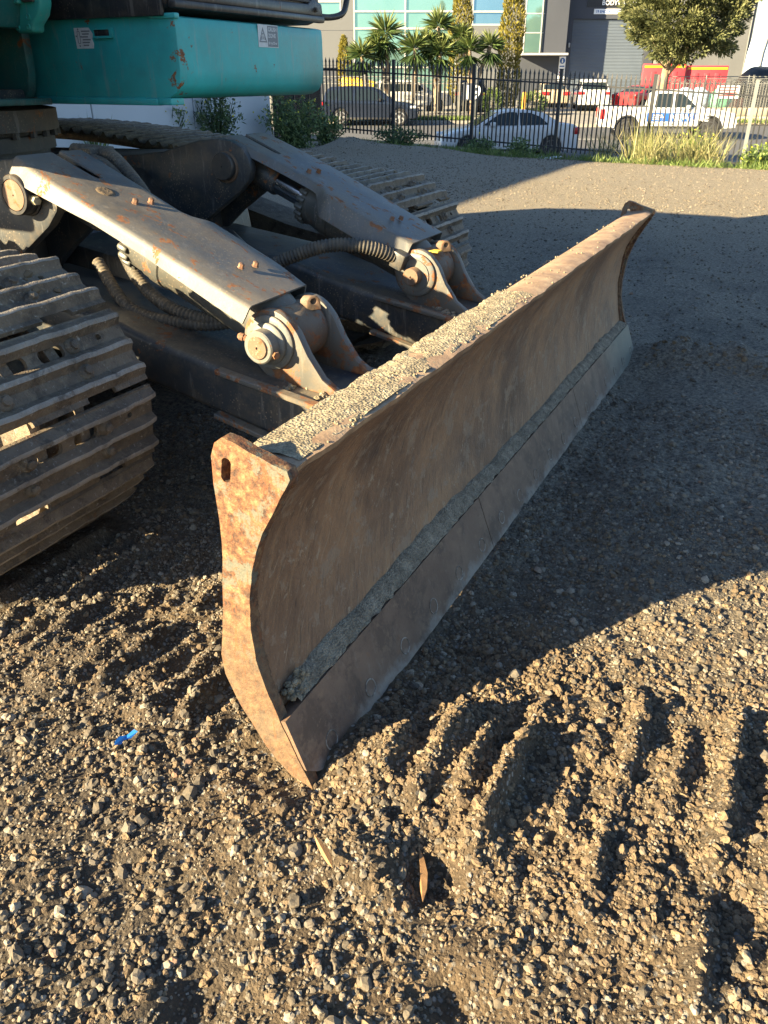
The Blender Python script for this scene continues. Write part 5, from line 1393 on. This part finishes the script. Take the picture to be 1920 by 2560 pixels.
def cypress(label, r, d, z0, h, rad, n, lean=0.):
    o = thing('golden_cypress', label, 'tree', S(r, d, z0), HEAD, 'slim golden cypresses against the office')
    MB().tube([(0,0,0),(0,0,h*.35)], [.09,.06], 8).build('trunk', M['barkd'], o)
    t = rt_.rand(n)**.9; a = rt_.uniform(0, 2*PI, n)
    lump = 1 + .35*(vnoise(t*14, a*1.3, 141)-.5) + .25*(vnoise(t*40, a*3, 143)-.5)
    rr = rad*np.minimum(1, (1-t)*3.2)**.7*np.minimum(1, .55+t*4)*lump*rt_.uniform(.82, 1.03, n)
    p = np.stack([rr*np.cos(a) + lean*t*h, rr*np.sin(a), .25 + t*(h-.25)], 1)
    dr = np.stack([np.cos(a)*.55, np.sin(a)*.55, np.full(n, 1.0)], 1) + rt_.normal(size=(n,3))*.25
    leaf_mesh('crown', p, dr, rt_.uniform(.12,.26,n), rt_.uniform(.05,.10,n), M['cypress'], o, np.clip(.35+.5*(lump-.8)*1.6+rt_.normal(size=n)*.2, 0, 1), 0, 6)
cypress('thin golden cypress at the left edge of the office glazing', -2.62, 60, street_z(60), 4.1, .38, 2600)
cypress('tall golden cypress between the two glazed windows', 4.95, 60, street_z(60), 7.4, .62, 5200, .004)
cypress('stout golden cypress right of the blue tinted window', 7.6, 55, street_z(55), 7.2, .62, 5600, -.004)
# broad conifer on the right
CT = thing('conifer_tree', 'broad bushy conifer with a forked pale trunk behind the pickup', 'tree', S(15.45, 50, street_z(50)+.05), HEAD)
mb = MB()
mb.tube(spline([(0,0,-.1),(.05,0,1.2),(.10,0,2.3),(.25,0,3.3),(.5,0,4.8)], 6), list(np.linspace(.30,.10,25)), 10)
mb.tube(spline([(.08,0,1.95),(.55,-.1,2.55),(1.2,-.1,3.1),(2.2,0,3.7)], 6), list(np.linspace(.16,.05,19)), 8)
mb.tube(spline([(.10,0,2.3),(-.35,.1,3.0),(-1.1,.1,3.7)], 6), list(np.linspace(.13,.04,13)), 8)
for k in range(10):
    a = rt_.uniform(0, 2*PI); mb.tube([(.15,0,2.3+.2*k), (.15+1.2*math.cos(a), 1.2*math.sin(a), 2.9+.22*k)], [.06,.02], 6)
mb.build('trunk', M['bark'], CT, smooth=50)
Pq, Dq, Tq = [], [], []
clumps = []
while len(clumps) < 330:
    v = rt_.normal(size=3); v /= np.linalg.norm(v); q = v * rt_.uniform(.55, 1.0)
    cx, cy, cz = .75 + q[0]*3.3, q[1]*2.6, 5.15 + q[2]*2.9
    if cz < 2.75 + .12*abs(cx - .3): continue
    clumps.append((cx, cy, cz, rt_.uniform(.26, .50), v))
for cx, cy, cz, cr, v in clumps:
    n = 110; u = rt_.normal(size=(n,3)); u /= np.linalg.norm(u, axis=1, keepdims=True); rr = cr*rt_.uniform(.35,1.1,n)[:,None]
    Pq.append(np.array([cx,cy,cz]) + u*rr*[1.15,1.15,.8]); Dq.append(u*.6 + v*.7 + [0,0,.35]); Tq.append(np.clip(.45+.35*u[:,2]+rt_.normal(size=n)*.18 + .1*v[2], 0, 1))
leaf_mesh('crown', np.concatenate(Pq), np.concatenate(Dq), rt_.uniform(.14,.28,len(np.concatenate(Pq))), rt_.uniform(.07,.13,len(np.concatenate(Pq))), M['conifer'], CT, np.concatenate(Tq), 0, 7)

# weeds and grass in the yard
def weed(label, r, d, w, h, n, mat, flowers=0, group=None, tall=.6):
    p0 = S(r, d, 0); z = gz(p0)
    o = thing('weed_bush', label, 'bush', (p0[0], p0[1], z), HEAD, group)
    mb = MB(); P_, D_ = [], []; ends = []
    for k in range(26):
        a = rt_.uniform(0, 2*PI); q = rt_.rand()**.5
        tipx, tipy, tz = w*.5*q*math.cos(a), w*.4*q*math.sin(a), h*(1-.45*q*q)*rt_.uniform(.75, 1.08)
        pts = spline([(tipx*.15, tipy*.15, -.03), (tipx*.5, tipy*.5, tz*.5), (tipx, tipy, tz)], 5)
        mb.tube(pts, list(np.linspace(.012,.004,len(pts))), 4, False); ends.append((tipx, tipy, tz))
        m = n // 26; t = rt_.uniform(.12, 1, m)
        idx = (t*(len(pts)-1)).astype(int); c = np.array([tuple(pts[i]) for i in idx]) + rt_.normal(size=(m,3))*[.05*w+.02, .05*w+.02, .04]
        P_.append(c); D_.append(rt_.normal(size=(m,3))*.8 + [0,0,.35])
    mb.build('stems', M['shrub'], o, smooth=0)
    P_ = np.concatenate(P_); D_ = np.concatenate(D_)
    leaf_mesh('foliage', P_, D_, rt_.uniform(.05,.12,len(P_)), rt_.uniform(.02,.045,len(P_)), mat, o, None, .1, 8)
    if flowers:
        fb = MB()
        for k in range(flowers):
            e = ends[k % len(ends)]; s = rt_.uniform(.008,.016)
            fb.lathe([(s*.4,-s),(s,0),(s*.5,s)], (e[0]+rt_.normal()*.06, e[1]+rt_.normal()*.06, e[2]+rt_.normal()*.05), (0,0,1), 5)
        stuff(fb.build('flowers', M['flower'], o, smooth=0))
WG = 'weeds along the fence'
weed('dense dark weed bush against the pale warehouse wall', -2.95, 15.6, 1.0, 1.15, 1700, M['shrub'], 26, WG)
weed('sparse yellow-flowered weed left of the dense bush', -3.75, 15.2, .9, 1.0, 420, M['weed'], 46, WG)
weed('big green weed bush at the fence corner with yellow flowers', -1.75, 17.2, 1.35, 1.15, 2600, M['weed'], 60, WG)
weed('weed bush filling the gap below the fence corner', -1.15, 17.9, .9, .75, 1100, M['weed'], 25, WG)
weed('low dark weeds behind the soil heap by the SUV', .35, 20.6, 1.5, .55, 1200, M['shrub'], 4, WG)
weed('low weeds by the front wheel of the white sedan', 2.3, 20.6, .9, .42, 700, M['weed'], 3, WG)
weed('clump of weeds under the middle of the white sedan', 3.1, 19.6, .9, .40, 900, M['weed'], 2, WG)
weed('leafy weeds in front of the pickup front wheel', 5.95, 16.6, .9, .75, 1200, M['greengrass'], 22, WG)
weed('leafy green weeds at the right edge before the fence', 7.05, 15.6, 1.1, .60, 1300, M['greengrass'], 26, WG)
weed('low green weed between the dry grass and the right edge', 6.45, 15.0, .8, .35, 700, M['greengrass'], 10, WG)
def grass(name, label, n, r0, r1, d0, d1, h0, h1, mat, wd=.010, spread=.45, dens=None, tuft=0):
    if tuft:
        tr, td = rt_.uniform(r0, r1, tuft), rt_.uniform(d0, d1, tuft); k = rt_.randint(0, tuft, n)
        r = tr[k] + rt_.normal(size=n)*.10; d = td[k] + rt_.normal(size=n)*.10
    else: r = rt_.uniform(r0, r1, n); d = rt_.uniform(d0, d1, n)
    x = RT[0]*r + HD[0]*d; y = RT[1]*r + HD[1]*d; z = height(x, y) - .01
    if d0 > 26: z = street_z(d) + .09
    h = rt_.uniform(h0, h1, n)
    leaf_mesh_o = leaf_mesh(name, np.stack([x,y,z],1), np.stack([rt_.normal(size=n)*spread, rt_.normal(size=n)*spread, np.ones(n)],1), h, wd*rt_.uniform(.7,1.5,n), mat, None, None, .12, 9)
    return stuff(leaf_mesh_o, label, 'grass')
grass('dry_grass', 'tall straw-yellow grass in front of the pickup', 1500, 4.3, 6.1, 14.4, 18.0, .25, .95, M['drygrass'], .012, .36, None, 17)
grass('grass', 'mixed green grass along the foot of the fence', 5200, -.8, 8.6, 16.8, 20.4, .08, .30, M['greengrass'], .014, .6, None, 150)
grass('grass', 'thin green grass at the yard edge on the right', 2600, 3.6, 8.5, 13.4, 15.6, .05, .22, M['greengrass'], .012, .6, None, 90)
grass('grass', 'bright green verge grass across the street', 5000, -1, 4.5, 45.3, 46.6, .10, .30, M['greengrass'], .03, .5)
grass('grass', 'green verge grass at the far right', 5000, 14.6, 24, 43.2, 46.6, .10, .35, M['greengrass'], .03, .5)
grass('grass', 'pale green grass tuft behind the far track', 420, -5.15, -4.35, 13.2, 14.2, .5, .95, M['greengrass'], .014, .28, None, 5)
def hedge(label, r, d, w, h):
    o = thing('shrub', label, 'shrub', S(r, d, street_z(d)+.08), HEAD)
    n = 1600; u = rt_.normal(size=(n,3)); u /= np.linalg.norm(u, axis=1, keepdims=True)
    p = u*[w*.5,.4,h*.5]*rt_.uniform(.6,1.05,n)[:,None] + [0,0,h*.5]
    MB().tube([(0,0,0),(0,0,h*.5)], .04, 6).build('stem', M['barkd'], o)
    leaf_mesh('foliage', p, u + [0,0,.3], rt_.uniform(.08,.16,n), rt_.uniform(.05,.09,n), M['greengrass'], o, np.clip(.4+.4*u[:,2], 0, 1), 0, 10)
hedge('round green shrub left of the stout cypress', 6.2, 51, 1.1, 1.3); hedge('green hedge beside the yellow bollard', 8.6, 51.5, 1.6, 1.1)

# small litter in the foreground and by the fence
def flat_bit(name, label, cat, pts, loc, rz, mat, thick=.002, curl=.012, tilt=0.):
    mb = MB(); n = len(pts); c = lambda x, y: curl*(x*x + y*y)/.0016
    mb.prism(pts, 0, thick, lambda u, v, t: (u, v, t + c(u, v)))
    o = tag(mb.build(name, mat, smooth=40), label, cat); o.location = loc; o.rotation_euler = (tilt, 0, rz); return o
leafp = [(-.055,0),(-.03,.006),(0,.0095),(.03,.007),(.055,0),(.03,-.006),(0,-.008),(-.03,-.006)]
zt = lambda x, y: gz((x, y))
flat_bit('fallen_leaf', 'long tan gum leaf lying on the gravel below the track prints', 'leaf', leafp, (-.345, .835, zt(-.345,.835)+.030), R(-62), M['brownleaf'], .0012, .004, R(35))
flat_bit('fallen_leaf', 'short brown leaf lying left of the long tan leaf', 'leaf', [(p[0]*.7, p[1]*.8) for p in leafp], (-.50, .765, zt(-.50,.765)+.022), R(-35), M['brownleaf'], .0012, .006, R(25))
flat_bit('plastic_scrap', 'torn scrap of bright blue plastic on the gravel', 'litter', [(-.026,-.004),(-.012,-.008),(-.004,-.003),(.010,-.007),(.026,-.002),(.022,.006),(.006,.003),(-.008,.008),(-.02,.004)], (-1.010, .828, zt(-1.01,.828)+.016), R(70), M['bluerag'], .0012, .02, R(40))
p = S(3.55, 18.6); flat_bit('paper_litter', 'crumpled white paper on the grass by the fence', 'litter', [(-.25,-.05),(.0,-.09),(.28,.0),(.22,.09),(-.05,.05),(-.2,.06)], (p[0], p[1], zt(p[0],p[1])+.05), HEAD, M['paper'], .006, .0006, R(12))
p = S(1.45, 19.4); flat_bit('paper_litter', 'small white scrap left of the sedan front wheel', 'litter', [(-.12,-.03),(.1,-.05),(.14,.03),(-.06,.05)], (p[0], p[1], zt(p[0],p[1])+.04), HEAD, M['paper'], .005, .001, R(12))
